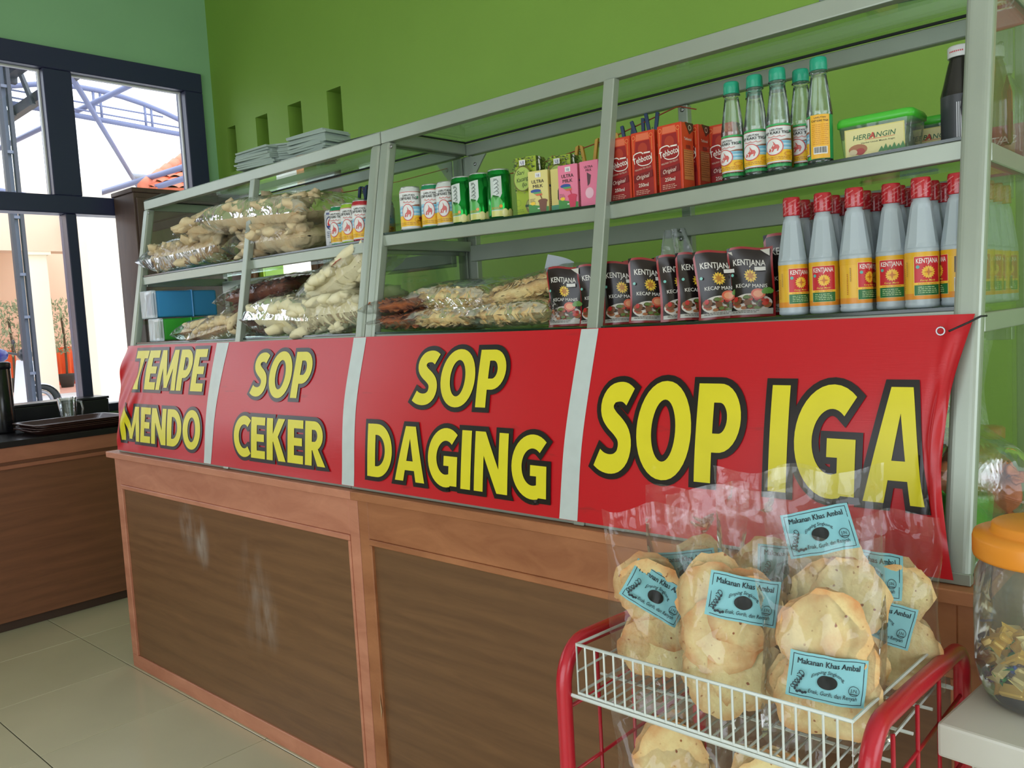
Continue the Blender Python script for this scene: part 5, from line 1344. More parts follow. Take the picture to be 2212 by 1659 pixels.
def snack_bag(lab, loc, size, rot, kind, n, seed, group='clear bags of crackers in the showcases'):
    L, Wd, H = size; R = random.Random(seed)
    t = thing('cracker_bag', lab, 'bag', loc, 0, group, rot=rot)
    pillow(L*1.12, Wd*1.12, H*1.16, seed, CLEAR).build('film', t)
    stuff(pillow(L*.90, Wd*.90, H*.82, seed, kind, 44, 32, .010 if kind in LUMPS else .006).build('filling', t))
    meshes = LUMPS.get(kind) or CHIPS.get(kind); nm = 'cracker' if kind in LUMPS else 'chip'
    e = 0.84 if kind in LUMPS else .88
    for k in range(n):
        a, c = R.uniform(-1, 1)*e, (R.uniform(-1, .6) if k % 3 else R.uniform(-1, -.75))*e*1.0
        lim = (max(0, 1-abs(a)**4))**.5*(max(0, 1-abs(c)**4))**.42
        z = R.choice((-1, 1, 1, 1))*R.uniform(.80, .96)*H/2*lim*.86
        if kind in LUMPS: tl = (R.uniform(-.25, .25)-c*.6*(1 if z < 0 else -1)*-1, R.uniform(-.25, .25)+a*.4*(1 if z > 0 else -1), R.uniform(0, 6.3))
        else: tl = (R.uniform(-.5, .5), R.uniform(-.5, .5), R.uniform(0, 6.3))
        o = ob(nm, meshes[k % 5], t, (a*L/2, c*Wd/2, z), tl)
        if kind in LUMPS: s = R.uniform(.75, 1.25)*min(1.2, H/.085); o.scale = (s, s, s)
        else: s = R.uniform(.8, 1.25); o.scale = (s, s, s)
    return t
ZL2, ZL3 = 1.5453, 1.2869
snack_bag('clear bag of pale puffed crackers lying at the left end of the upper shelf', (.385, .255, ZL2+.066), (.52, .23, .108), (.05, -.03, .08), KRU, 41, 1)
snack_bag('clear bag of pale puffed crackers resting across the first upper-shelf bag', (.56, .275, ZL2+.165), (.34, .22, .10), (.1, -.16, .25), KRU, 44, 2)
snack_bag('clear bag of pale crackers at the bottom of the upper-shelf pile beside the milk can', (.965, .26, ZL2+.055), (.46, .24, .10), (.08, .02, -.03), KRU, 38, 3)
snack_bag('large clear bag of cut crackers on top of the upper-shelf pile', (.90, .255, ZL2+.146), (.54, .26, .112), (.12, .06, .05), KRU, 48, 4)
snack_bag('small clear bag of round pale crackers beside the green food box', (.50, .205, ZL3+.040), (.28, .17, .072), (.05, -.08, .1), KRU, 44, 5)
snack_bag('clear bag of round pale crackers leaning before the slim left post', (.68, .165, ZL3+.045), (.30, .15, .08), (.25, -.14, .05), KRU, 44, 6)
snack_bag('clear bag of dark brown chips at the bottom of the brown pile', (.90, .26, ZL3+.040), (.30, .22, .07), (.02, 0, .1), KRB, 110, 7)
snack_bag('clear bag of dark brown chips in the middle of the brown pile', (.86, .24, ZL3+.098), (.26, .22, .06), (.06, -.05, .3), KRB, 90, 8)
g_ = snack_bag('clear bag of brown chips with a yellow printed band, top of the brown pile', (.84, .25, ZL3+.155), (.34, .22, .075), (.10, -.10, .15), KRB, 110, 9)
p = Print(); p.line([(-.07+.012*k, .012*math.sin(k*1.1)+.03) for k in range(12)], .010, (206, 170, 30)).line([(-.05+.012*k, .05+.006*math.sin(k*2)) for k in range(10)], .006, (206, 170, 30))
ob('yellow_print', p.mesh('yellow_print', lambda u, v, o: (u, v-.04, .0425-abs(u)**2*.9-o*0+.001), du=.02), g_)
snack_bag('clear bag of whitish prawn crackers lying low in front of the post', (1.10, .172, ZL3+.068), (.34, .19, .115), (.18, .05, .05), KRW, 41, 10)
h2 = snack_bag('clear bag of whitish prawn crackers low beside the joint post', (1.32, .195, ZL3+.068), (.30, .20, .115), (.12, -.05, .1), KRW, 38, 11)
h3 = snack_bag('clear bag of whitish prawn crackers with red print leaning up against the joint post', (1.30, .235, ZL3+.185), (.38, .22, .11), (.35, -.42, .12), KRW, 44, 12)
p = Print(); p.ring(0, 0, .055, .055, .022, (200, 30, 40), 26).text('KERUPUK', -.0, -.006, .014, (200, 60, 60), bold=.02, w=.06)
ob('red_print', p.mesh('red_print', lambda u, v, o: (u+.05, v-.055, .052+o*2-(u*u+v*v)*4), du=.02, dv=.02), h3)
snack_bag('clear bag of whitish crackers at the back behind the brown pile', (1.02, .40, ZL3+.105), (.34, .14, .12), (.2, .05, .0), KRW, 32, 13)
snack_bag('thin clear bag of orange-brown chips at the bottom left of the right showcase', (1.625, .225, zs(1.62, 3)+.026), (.20, .24, .046), (0, 0, .15), KRO, 110, 14)
snack_bag('thin clear bag of orange-brown chips on top at the left of the right showcase', (1.615, .215, zs(1.62, 3)+.074), (.21, .24, .046), (.04, -.06, .1), KRO, 110, 15)
snack_bag('clear bag of small round yellow chips at the bottom, next to the orange chips', (1.800, .215, zs(1.8, 3)+.032), (.24, .22, .058), (0, .0, .05), EMP, 190, 16)
e2 = snack_bag('clear bag of small round yellow chips with a white paper label on top', (1.815, .225, zs(1.8, 3)+.092), (.27, .22, .060), (.10, .05, .02), EMP, 190, 17)
p = Print(); p.rect(-.075, -.045, .075, .045, (196, 198, 206)).frame(-.065, -.037, .065, .037, .0015, (70, 72, 90)).text('EMPING', 0, .010, .015, (70, 72, 90), bold=.015).text('MANIS GURIH', 0, -.012, .011, (70, 72, 90), bold=.012).lines(-.05, .05, -.020, 2, .006, .002, (90, 92, 104), 3)
ob('paper_label', p.mesh('paper_label', lambda u, v, o: (u+.01, v-.03, .0345+o*2-(u*u*1.4+(v-.03)**2*2.0)), du=.02, dv=.02), e2)
snack_bag('clear bag of small round yellow chips at the bottom beside the black pouches', (2.030, .215, zs(2.03, 3)+.034), (.26, .22, .062), (0, 0, .0), EMP, 190, 18)
snack_bag('clear bag of small round toasted chips on top beside the pouches', (2.015, .245, zs(2.01, 3)+.098), (.25, .20, .060), (.12, -.18, .2), EMP, 190, 19)
pp = MB().grid(lambda u, v: ((u-.5)*.075+.012*v, .02*math.sin(u*3)*v+.01*v*v, v*.075*(1-.25*u)), 10, 8, mat('crumpled_white_paper', (206, 212, 220), rough=.6, bump=.2, bscale=30)).build('paper_slip', None, loc=(1.985, .35, zs(2, 3)+.105), rot=(.1, .1, .2))
tag(pp, 'crumpled white paper slip sticking up behind the yellow chip bags', 'paper')
hb = MB().grid(lambda u, v: ((u-.5)*.14*(.35+.65*(1-v))+.006*math.sin(u*20+v*3), .012*math.sin(u*12+v*5), -.16*(1-v)), 22, 14, film('milky_bag', tint=(.8, .84, .84), haze=.4, rough=.2, gloss=.5, bump=.4, bscale=24)).build('plastic_bag', None, loc=(2.278, .466, 1.50))
tag(hb, 'empty milky plastic bag hanging from the back middle post above the pouches', 'bag')

# food boxes
def food_box(lab, x0, x1, y0, y1, z0, z1, rgb, nm):
    t = thing('food_box', lab, 'box', ((x0+x1)/2, (y0+y1)/2, z0), 0, 'coloured food boxes on the lower shelf')
    m = mat(nm, rgb, rough=.38); w, d, h = (x1-x0)/2, (y1-y0)/2, z1-z0
    MB().box(-w, -d+.018, .002, w, d, h-.002, m).build('body', t, .010, 3)
    MB().box(-w-.003, d*.2, .0, w+.003, d*.2+.006, h, m).build('rim', t, .002, 1)
    MB().box(-w-.004, -d, 0, w+.004, -d+.018, h, film('clear_lid', tint=(.86, .92, .95), haze=.45, rough=.15, gloss=.6, bump=.1, hazecol=(.85, .92, .95))).build('lid', t, .005, 2)
food_box('green plastic food box lying on its side at the left end of the lower shelf', .150, .235, .115, .33, ZL3+.0005, ZL3+.088, (70, 186, 66), 'green_box_plastic')
food_box('blue plastic food box stacked on the green one', .105, .200, .112, .38, ZL3+.0895, ZL3+.196, (70, 160, 222), 'blue_box_plastic')
food_box('small pink plastic food box squeezed left of the green one', .072, .138, .15, .30, ZL3+.0005, ZL3+.07, (222, 120, 130), 'pink_box_plastic')
rt = MB().box(-.16, -.05, 0, .16, .05, .010, mat('dark_red_lid', (130, 24, 44), rough=.35)).box(-.06, -.02, .010, .06, .02, .018, mat('dark_red_lid', (130, 24, 44))).build('dish', None, .004, 2, loc=(.50, .40, ZL3+.086), rot=(0, .02, -.1)); tag(rt, 'shallow dark red plastic dish on a blue tub behind the small bags', 'dish')
bt = MB().lathe([(.045, 0), (.055, .08), (.058, .084), (.052, .084), (.043, .004), (0, .004)], 24, mat('blue_tub', (40, 70, 150), rough=.4), cap=False).build('plastic_tub', None, loc=(.52, .40, ZL3+.0005)); tag(bt, 'blue plastic tub under the dark red dish at the back', 'tub')

# stacks of folded cartons on top of the left showcase, loose papers
GB = mat('grey_carton_board', (150, 166, 158), rough=.7, vary=.05)
rb = random.Random(5)
fb = MB()
fb.add([(-.09, -.05, 0), (.09, -.05, 0), (.09, .05, 0), (-.09, .05, 0), (-.094, -.05, .0055), (.088, -.052, .0065), (.09, .052, .006), (-.09, .05, .0055)], [(0,3,2,1),(4,5,6,7),(0,1,5,4),(1,2,6,5),(2,3,7,6),(3,0,4,7)], GB)
fbm = fb.mesh('folded_carton')
for s, (x, y, cnt, rz, lab) in enumerate(((.86, .235, 9, .12, 'left stack'), (.985, .30, 10, .5, 'middle stack'), (1.13, .262, 10, .05, 'right stack'))):
    for k in range(cnt):
        o = ob('folded_carton', fbm, None, (x+rb.uniform(-.006, .006), y+rb.uniform(-.005, .005), ZT+.0055+.0066*k), (0, 0, rz+rb.uniform(-.08, .08)))
        tag(o, 'folded grey carton, %s from the bottom of the %s on the left showcase' % (ORD[k], lab), 'carton', 'folded grey cartons on the left showcase')
for nm, x, y, rz, lab in (('card', .30, .27, .2, 'grey card lying at the front left corner on the showcase top'), ('card', .13, .245, -.1, 'white leaflet lying on the far left corner of the showcase top'), ('card', 1.42, .26, .1, 'grey card beside the right carton stack on the showcase top')):
    o = MB().grid(lambda u, v: ((u-.5)*.20, (v-.5)*.12, .0012+.006*u*u*v), 8, 6, mat('grey_card', (170, 178, 176), rough=.6)).grid(lambda u, v: ((u-.5)*.20, (v-.5)*.12, .0004+.006*u*u*v), 8, 6, mat('grey_card', (170, 178, 176))).build(nm, None, loc=(x, y, ZT+.005), rot=(0, 0, rz)); tag(o, lab, 'card')
br = thing('wooden_ladle_case', 'grey long flat case lying on the right showcase top near the end', 'case', (2.88, .32, ZT+.006), .3)
MB().box(-.16, -.035, 0, .16, .035, .018, mat('grey_case', (120, 132, 126), rough=.5)).build('case', br, .008, 2); br.name = 'flat_case'
MB().box(-.161, -.0355, .012, .161, .0355, .020, mat('grey_case_lid', (136, 146, 140), rough=.5)).build('lid', br, .004, 2)

# ------------------------------------------------------------------ red and white wire rack with bags of cassava crackers
RP_ = mat('red_powder_coat', (186, 24, 44), rough=.28, spec=.6, bump=.03, bscale=200)
WW = mat('white_wire_coat', (214, 222, 218), rough=.35)
rk = thing('wire_rack', 'red tube snack rack with white wire baskets before the counter', 'rack', (2.835, -.28, 0))
def RT(n, pts, r, m, seg=8): return MB().tube([(x-2.835, y+.28, z) for x, y, z in pts], r, seg, m).build(n, rk)
def bendpath(x, s=0):
    P = [(x, -.452, 0.0), (x, -.452, .4), (x, -.452, .77)]
    for k in range(1, 9):
        a = PI/2*k/8; P.append((x, -.452+.05*(1-math.cos(a)), .77+.062*math.sin(a)+.0))
    P += [(x, -.30, .826), (x, -.12, .812)]
    for k in range(1, 9):
        a = PI/2*k/8; P.append((x, -.12+.04*math.sin(a), .812-.04*(1-math.cos(a))))
    P += [(x, -.08, .4), (x, -.08, 0)]
    return P
for x in (2.618, 3.047): RT('side_tube', bendpath(x), .0115, RP_, 14)
for x in (2.618, 3.047):
    for z in (.25, .40, .52, .64, .74): RT('side_wire', [(x, -.452, z), (x, -.08, z+.0)], .0028, RP_, 6)
    for y in (-.37, -.28, -.19): RT('side_wire', [(x, y, .12), (x, y, .80)], .0028, RP_, 6)
RT('cross_tube', [(2.618, -.08, .12), (3.047, -.08, .12)], .009, RP_, 10); RT('cross_tube', [(2.618, -.452, .06), (3.047, -.452, .06)], .009, RP_, 10)
def basket(z0, h, y0, y1):
    bk = MB().tube([(2.642-2.835, y0+.28, z0+h), (3.030-2.835, y0+.28, z0+h), (3.030-2.835, y0+.28, z0), (2.642-2.835, y0+.28, z0)], .0024, 6, WW, closed=True).build('basket_rim', rk)
    def Wp(n, a, b_, r=.0016): MB().tube([(a[0]-2.835, a[1]+.28, a[2]), (b_[0]-2.835, b_[1]+.28, b_[2])], r, 5, WW).build(n, bk)
    N = 24
    for k in range(1, N):
        x = 2.642+(3.030-2.642)*k/N
        Wp('front_wire', (x, y0-.0016, z0+h), (x, y0-.0016, z0)); Wp('floor_wire', (x, y0, z0-.0016), (x, y1, z0-.0016))
        if k % 2 == 0: Wp('back_wire', (x, y1, z0), (x, y1, z0+h*.75))
    for y in (y0+.08, y0+.16, y0+.24, y1): Wp('floor_bar', (2.622, y, z0-.0046), (3.044, y, z0-.0046), .0024)
    Wp('back_bar', (2.642, y1, z0+h*.75), (3.030, y1, z0+h*.75), .0024)
    for x in (2.642, 3.030):
        Wp('side_bar', (x, y0, z0), (x, y1, z0), .0022); Wp('side_bar', (x, y0, z0+h*.45), (x, y1, z0+h*.45), .0018); Wp('side_bar', (x, y0, z0+h), (x, y1, z0+h*.75), .0022)
    for y in (y0, y1): Wp('support_bar', (2.618, y, z0-.006), (3.047, y, z0-.006), .003)
basket(.770, .072, -.448, -.125)
basket(.520, .072, -.448, -.125)
basket(.250, .072, -.448, -.125)

EMC = cracker_mat('cassava_cracker', (236, 219, 160), (212, 158, 98), 20, .63, .7, .055)
EMD = cracker_mat('toasted_cassava_cracker', (232, 210, 150), (206, 142, 84), 16, .60, .7, .055)
SPECK = mat('brown_speck', (110, 60, 26), rough=.8)
def big_cracker(seed, r=.055):
    b = MB(); n = 34; R_ = 7; m = EMC if seed % 3 else EMD
    def P(q, k, s):
        a = 2*PI*k/n
        rr = r*q*(1+.05*math.sin(3*a+seed)+.035*math.sin(7*a+seed*3)*q+.022*math.sin(13*a+seed)*q*q+.015*math.sin(23*a+seed*2)*q*q*q)
        x, z = rr*math.cos(a), rr*math.sin(a)
        w = .0040*noise.noise(Vector((x*26, z*26, seed*3.7)))*(.3+q) + .002*q*q*math.sin(2*a+seed) + .0014*noise.noise(Vector((x*120, z*120, seed)))
        return (x, w+s*.0011, z)
    for s in (-1, 1):
        vs = [(0, P(0, 0, s)[1], 0)] + [P((i+1)/R_, k, s if i < R_-1 else 0) for i in range(R_) for k in range(n)]
        fs = [(0, 1+k, 1+(k+1) % n) for k in range(n)] + [(1+i*n+k, 1+(i+1)*n+k, 1+(i+1)*n+(k+1) % n, 1+i*n+(k+1) % n) for i in range(R_-1) for k in range(n)]
        b.add(vs, fs, m, True)
    me = b.mesh('cassava_cracker')
    return me
BIG = [big_cracker(s) for s in range(7)]
def bag_shell(w, h, d, seed, m):
    b = MB()
    def S(u, v, s):
        a = 2*u-1; z = v*h
        t = (max(0, 1-abs(a)**2.6))**.55
        prof = (.78+.22*min(1, v/.12)) if v < .12 else (1.0 if v < .55 else max(.03, 1-((v-.55)/.33)**1.25) if v < .88 else .03)
        y = s*d/2*t*prof
        wv = noise.noise(Vector((a*3.2+seed*3, v*6, s*2.0+seed)))*.006+noise.noise(Vector((a*9+seed, v*14, s+seed*2)))*.0022
        k = smooth(.55, 1.0, v)
        flare = math.sin(a*5+seed*2)*.008*k*k+math.sin(a*11+seed)*.003*k
        x = a*w/2*(1-.05*math.sin(PI*min(1, v*1.2))*abs(a)+.02*k) + .004*math.sin(v*9+seed)*.6
        return (x, y+wv*(.35+.5*t)+flare+.010*k*k*math.sin(seed), z+.006*math.sin(a*4+seed)*k)
    b.grid(lambda u, v: S(u, v, -1), 24, 30, m).grid(lambda u, v: S(u, v, 1), 24, 30, m)
    b.grid(lambda u, v: tuple(Vector(S(u, 0, -1))*(1-v)+Vector(S(u, 0, 1))*v), 24, 3, m)
    return b, S
def emping_label(parent, S, h, w, u0, z0, tilt, wl=.088, hl=.056):
    p = Print(); W2, H2 = wl/2, hl/2; BL = (130, 190, 198); K = (30, 44, 52)
    p.rect(-W2, -H2, W2, H2, BL).frame(-W2*.92, -H2*.90, W2*.92, H2*.90, .0008, K)
    p.text('Makanan Khas Ambal', 0, H2*.52, H2*.24, K, bold=.022, w=wl*.80)
    p.text('Emping Singkong', 0, H2*.25, H2*.15, K, bold=.006, shear=.2, w=wl*.42, bend=22)
    p.ell(0, -H2*.12, W2*.26, H2*.30, (18, 22, 22), 26)
    p.text('Enak, Gurih, dan Renyah', W2*.16, -H2*.68, H2*.17, K, bold=.008, shear=.2, w=wl*.62)
    p.ring(W2*.68, -H2*.28, H2*.22, H2*.22, .0007, K, 22).text('J.N.', W2*.68, -H2*.32, H2*.13, K, bold=.01).rect(W2*.58, -H2*.42, W2*.78, -H2*.385, K)
    for q in range(5):
        a = -W2*.84+.0018*q; b_ = -H2*.60+.0045*q
        p.line([(a+.0028*math.cos(t*.8+q), b_+.0028*math.sin(t*.8+q)+.0006*t) for t in range(9)], .0009, K)
        p.ell(a+.002, b_, .0014, .0018, K, 8)
    for q in range(4): p.ell(-W2*.74+.003*q, -H2*.66+.001*(q % 2), .002, .0018, K, 8)
    c, s = math.cos(tilt), math.sin(tilt)
    def mp(x, y, o):
        X, Z = u0+x*c-y*s, z0+x*s+y*c
        u = min(1, max(0, X/w+.5)); v = min(1, max(0, Z/h)); q = S(u, v, -1)
        return (X, q[1]-.0022-o*1.6, Z)
    ob('paper_label', p.mesh('paper_label', mp, du=.006, dv=.006, eps=.00016, rough=.55), parent)
def cassava_bag(lab, loc, rz, lean, seed, w=.150, h=.305, d=.076, labels=((0, .165, -.06),), rows=((-.022, .060), (.024, .064), (-.004, .135), (.02, .175)), layers=3, roll=0):
    t = thing('cassava_cracker_bag', lab, 'bag', loc, 0, 'bags of cassava crackers on the rack', rot=(lean, roll, rz))
    b, S = bag_shell(w, h, d, seed, CLEAR2)
    b.build('film', t)
    R = random.Random(seed*13+1)
    for ri, (x, z) in enumerate(rows):
        for q in range(layers):
            y = -d*.5*.36-.0042*(ri % 4)+q*(d*.46/max(1, layers-1))
            if z > .15: y *= .72
            if z > .175: y = y*.4+.012
            o = ob('cassava_cracker', BIG[R.randrange(7)], t, (x+R.uniform(-.006, .006), y, z+R.uniform(-.004, .008)), (R.uniform(-.12, .0), R.uniform(0, 6), R.uniform(-.08, .08)))
            s = R.uniform(.84, .98)*w/.150; o.scale = (s, 1, s)
    for (u0, z0, tl) in labels: emping_label(t, S, h, w, u0, z0, tl)
    return t
ZB = .7725
cassava_bag('bag of cassava crackers at the rack\'s left front, its blue label steeply tilted', (2.722, -.365, ZB), .62, -.08, 1, w=.135, h=.255, labels=((.002, .140, -.55),), rows=((-.012, .055), (.012, .060), (.014, .100), (-.006, .140)))
cassava_bag('bag of cassava crackers in the rack\'s middle front, blue label upright', (2.858, -.392, ZB), .56, -.07, 2, w=.150, h=.300, labels=((.012, .166, -.20),), rows=((-.016, .058), (.018, .060), (-.012, .105), (.016, .145), (-.020, .158)))
cassava_bag('bag of cassava crackers at the rack\'s right front, blue label low down', (2.972, -.382, ZB), .50, -.08, 3, w=.150, h=.250, labels=((.0, .090, -.14),), rows=((-.014, .056), (.016, .058), (.014, .100), (-.002, .135)))
cassava_bag('tall bag of cassava crackers behind the right front one, its blue label near the top', (2.945, -.288, ZB), .62, -.10, 4, w=.152, h=.315, labels=((-.012, .236, .16),), rows=((-.014, .06), (.016, .062), (-.006, .14), (.016, .15), (.006, .190)), layers=2)
cassava_bag('bag of cassava crackers behind the left front bag, its film top standing higher', (2.735, -.262, ZB), .60, -.05, 5, w=.150, h=.270, labels=((-.02, .150, .1),), rows=((-.014, .06), (.016, .062), (.0, .135)), layers=2)
cassava_bag('bag of cassava crackers behind the middle front bag with a peaked film top', (2.838, -.235, ZB), .60, -.05, 6, w=.150, h=.300, labels=((.02, .165, -.1),), rows=((-.014, .06), (.016, .062), (.0, .145)), layers=2)
cassava_bag('bag of cassava crackers at the far right back of the rack beside the candy jar', (2.985, -.190, ZB), .55, -.06, 7, w=.140, h=.240, labels=((-.03, .165, -.15), (-.02, .105, -.3)), rows=((-.010, .058), (.014, .060), (.004, .135)), layers=2)
cassava_bag('bag of cassava crackers on the lower basket at the left, under the wires', (2.742, -.372, .5225), .60, -.06, 8, w=.158, h=.235, labels=(), rows=((-.014, .07), (.016, .075), (.0, .150)))
cassava_bag('bag of cassava crackers on the lower basket, right of the first one', (2.885, -.362, .5225), .55, -.06, 9, w=.150, h=.235, labels=(), rows=((-.014, .07), (.016, .075), (.0, .145)))

# ------------------------------------------------------------------ side table with the candy jar
tb_ = thing('side_table', 'off-white table top corner at lower right carrying the candy jar', 'table', (3.066, -.268, 0), math.radians(-5.5))
TW = mat('off_white_laminate', (206, 206, 196), rough=.35)
MB().box(0, 0, .735, .85, .52, .778, TW).build('table_top', tb_, .004, 2)
for x, y in ((.05, .05), (.80, .05), (.05, .47), (.80, .47)): MB().box(x-.02, y-.02, 0, x+.02, y+.02, .734, mat('beige_table_leg', (196, 192, 176), rough=.4)).build('leg', tb_, .002, 1)
MB().box(.03, .03, .68, .82, .05, .734, TW).build('apron', tb_)
jr = thing('candy_jar', 'clear plastic candy jar with a broad orange screw lid on the table', 'jar', (3.160, -.128, .7785))
JP = [(.060, .0), (.070, .004), (.078, .02), (.083, .045), (.084, .12), (.082, .165), (.074, .185), (.070, .192), (.070, .205)]
MB().lathe(JP, 44, PLASTICCLR, cap=False).lathe([(0, .0005), (.04, .004), (.060, .0)], 44, PLASTICCLR, cap=False).build('body', jr)
OL = mat('orange_lid', (240, 152, 50), rough=.35)
ld = MB().lathe([(.0765, .188), (.0835, .189), (.0845, .193), (.0845, .213), (.0825, .219), (.066, .221), (.063, .223), (.062, .231), (.059, .233), (0, .233)], 48, OL).build('lid', jr)
MB().box(-.022, -.006, .0, .022, .006, .010, OL).build('finger_tab', ld, .002, 1, loc=(.012, -.062, .2225))
q = Print(); q.lines(-.02, .02, .01, 3, .006, .003, (90, 92, 60), 2); ob('lid_print', q.mesh('lid_print', lambda u, v, o: (u-.0, v-.02, .2334+o)), ld)
rj = random.Random(21)
cands = [mat('candy_gold', (224, 186, 80), rough=.3, metal=.2), mat('candy_black', (70, 56, 54), rough=.3), mat('candy_blue', (50, 90, 170), rough=.3), mat('candy_cream', (226, 210, 140), rough=.35), mat('candy_purple', (96, 50, 90), rough=.3), mat('candy_green', (60, 160, 80), rough=.35)]
cm = {}
for m in cands:
    cm[m] = MB().box(-.016, -.008, -.005, .016, .008, .005, m).add([(.016, -.007, 0), (.024, -.010, .003), (.024, .010, -.003), (.016, .007, 0)], [(0, 1, 2, 3)], m).add([(-.016, -.007, 0), (-.024, -.010, -.003), (-.024, .010, .003), (-.016, .007, 0)], [(0, 1, 2, 3)], m).mesh('candy', bevel=.002, seg=1)
for k in range(95):
    z = .012+.075*(k/95.0); R0 = (.052 if z < .02 else .064)
    a = rj.random()*2*PI; r0 = R0*math.sqrt(rj.uniform(.25, 1)); lift = .02*max(0, math.cos(a-.6))
    m = cands[(0, 3, 1, 0, 3, 2, 0, 1, 3, 0, 3, 4, 0, 5)[k % 14]]
    ob('candy', cm[m], jr, (r0*math.cos(a), r0*math.sin(a), z+lift), (rj.uniform(-.8, .8), rj.uniform(-.8, .8), rj.uniform(0, 6)))
yj = thing('yellow_lidded_jar', 'jar with a yellow lid standing behind the orange-lidded candy jar', 'jar', (3.235, .10, .7785))
MB().lathe([(.05, 0), (.062, .005), (.064, .14), (.058, .155)], 30, PLASTICCLR, cap=False).build('body', yj)
MB().lathe([(.065, .15), (.067, .152), (.066, .175), (.05, .183), (.02, .186), (0, .186)], 36, mat('yellow_lid', (226, 206, 40), rough=.35)).build('lid', yj)
MB().blob(.045, .045, .06, mat('brown_snack_fill', (150, 96, 56), rough=.7, vary=.3, vscale=40), Matrix.Translation((0, 0, .075)), .1, 4).build('filling', yj)

# ------------------------------------------------------------------ things in the lower part of the right showcase, seen through its end glass
snack_bag('crumpled clear bag of brown snacks low behind the right end glass', (2.955, .30, .985), (.16, .20, .14), (.2, .3, .6), KRO, 40, 31)
gcup = MB().lathe([(.034, 0), (.040, .07), (.042, .085), (.038, .09), (.036, .085), (.030, .004), (0, .004)], 24, mat('bright_green_cup', (76, 200, 70), rough=.35), cap=False).build('plastic_cup', None, loc=(2.985, .20, .8805)); tag(gcup, 'bright green plastic cup low behind the right end glass', 'cup')
bb = MB().lathe([(.038, 0), (.042, .004), (.042, .10), (.02, .135), (.02, .15)], 24, mat('blue_bottle', (60, 84, 130), rough=.3)).build('plastic_bottle', None, loc=(2.975, .42, .8805)); tag(bb, 'blue plastic bottle low at the back behind the end glass', 'bottle')
rc_ = MB().lathe([(.021, 0), (.022, .002), (.022, .02), (.018, .023), (0, .023)], 20, mat('orange_red_cap', (206, 84, 60), rough=.4)).build('bottle_cap', bb, loc=(0, 0, .1505))
hang = MB().grid(lambda u, v: ((u-.5)*.02+.010*math.sin(v*9+u*7), (u-.5)*.28*(.55+.45*math.sin(PI*min(1, v+.2))), -.34*v+.03*math.sin(u*8)), 24, 18, film('milky_bag', tint=(.8, .84, .84))).build('plastic_bag', None, loc=(2.95, .34, 1.252))
tag(hang, 'milky plastic bag hanging under the bottle shelf at the right end', 'bag')

# menu sheet on the back wall to the right, mirrored in the end glass
mn = thing('wall_menu', 'brown and yellow food menu sheet on the green wall, mirrored in the end glass', 'poster', (3.42, YB-.004, 1.62))
MB().box(-.22, -.002, 0, .22, .003, .60, mat('menu_card', (120, 150, 60), rough=.5)).build('sheet', mn)
p = Print(); p.rect(-.22, .02, .22, .165, (150, 84, 56)).ell(.05, .33, .155, .155, (222, 176, 30), 32).ell(.05, .33, .12, .12, (232, 192, 50), 32).poly([(-.20, .44), (-.02, .43), (-.01, .54), (-.1, .57), (-.2, .56)], (176, 110, 86))
p.text('SATE', -.114, .112, .022, (232, 226, 214), bold=.01, w=.088).text('SOTO', -.10, .49, .03, (222, 210, 200), bold=.01).ell(.08, .06, .05, .025, (120, 60, 40), 14)
ob('menu_print', p.mesh('menu_print', lambda u, v, o: (u, -.0024-o, v)), mn)

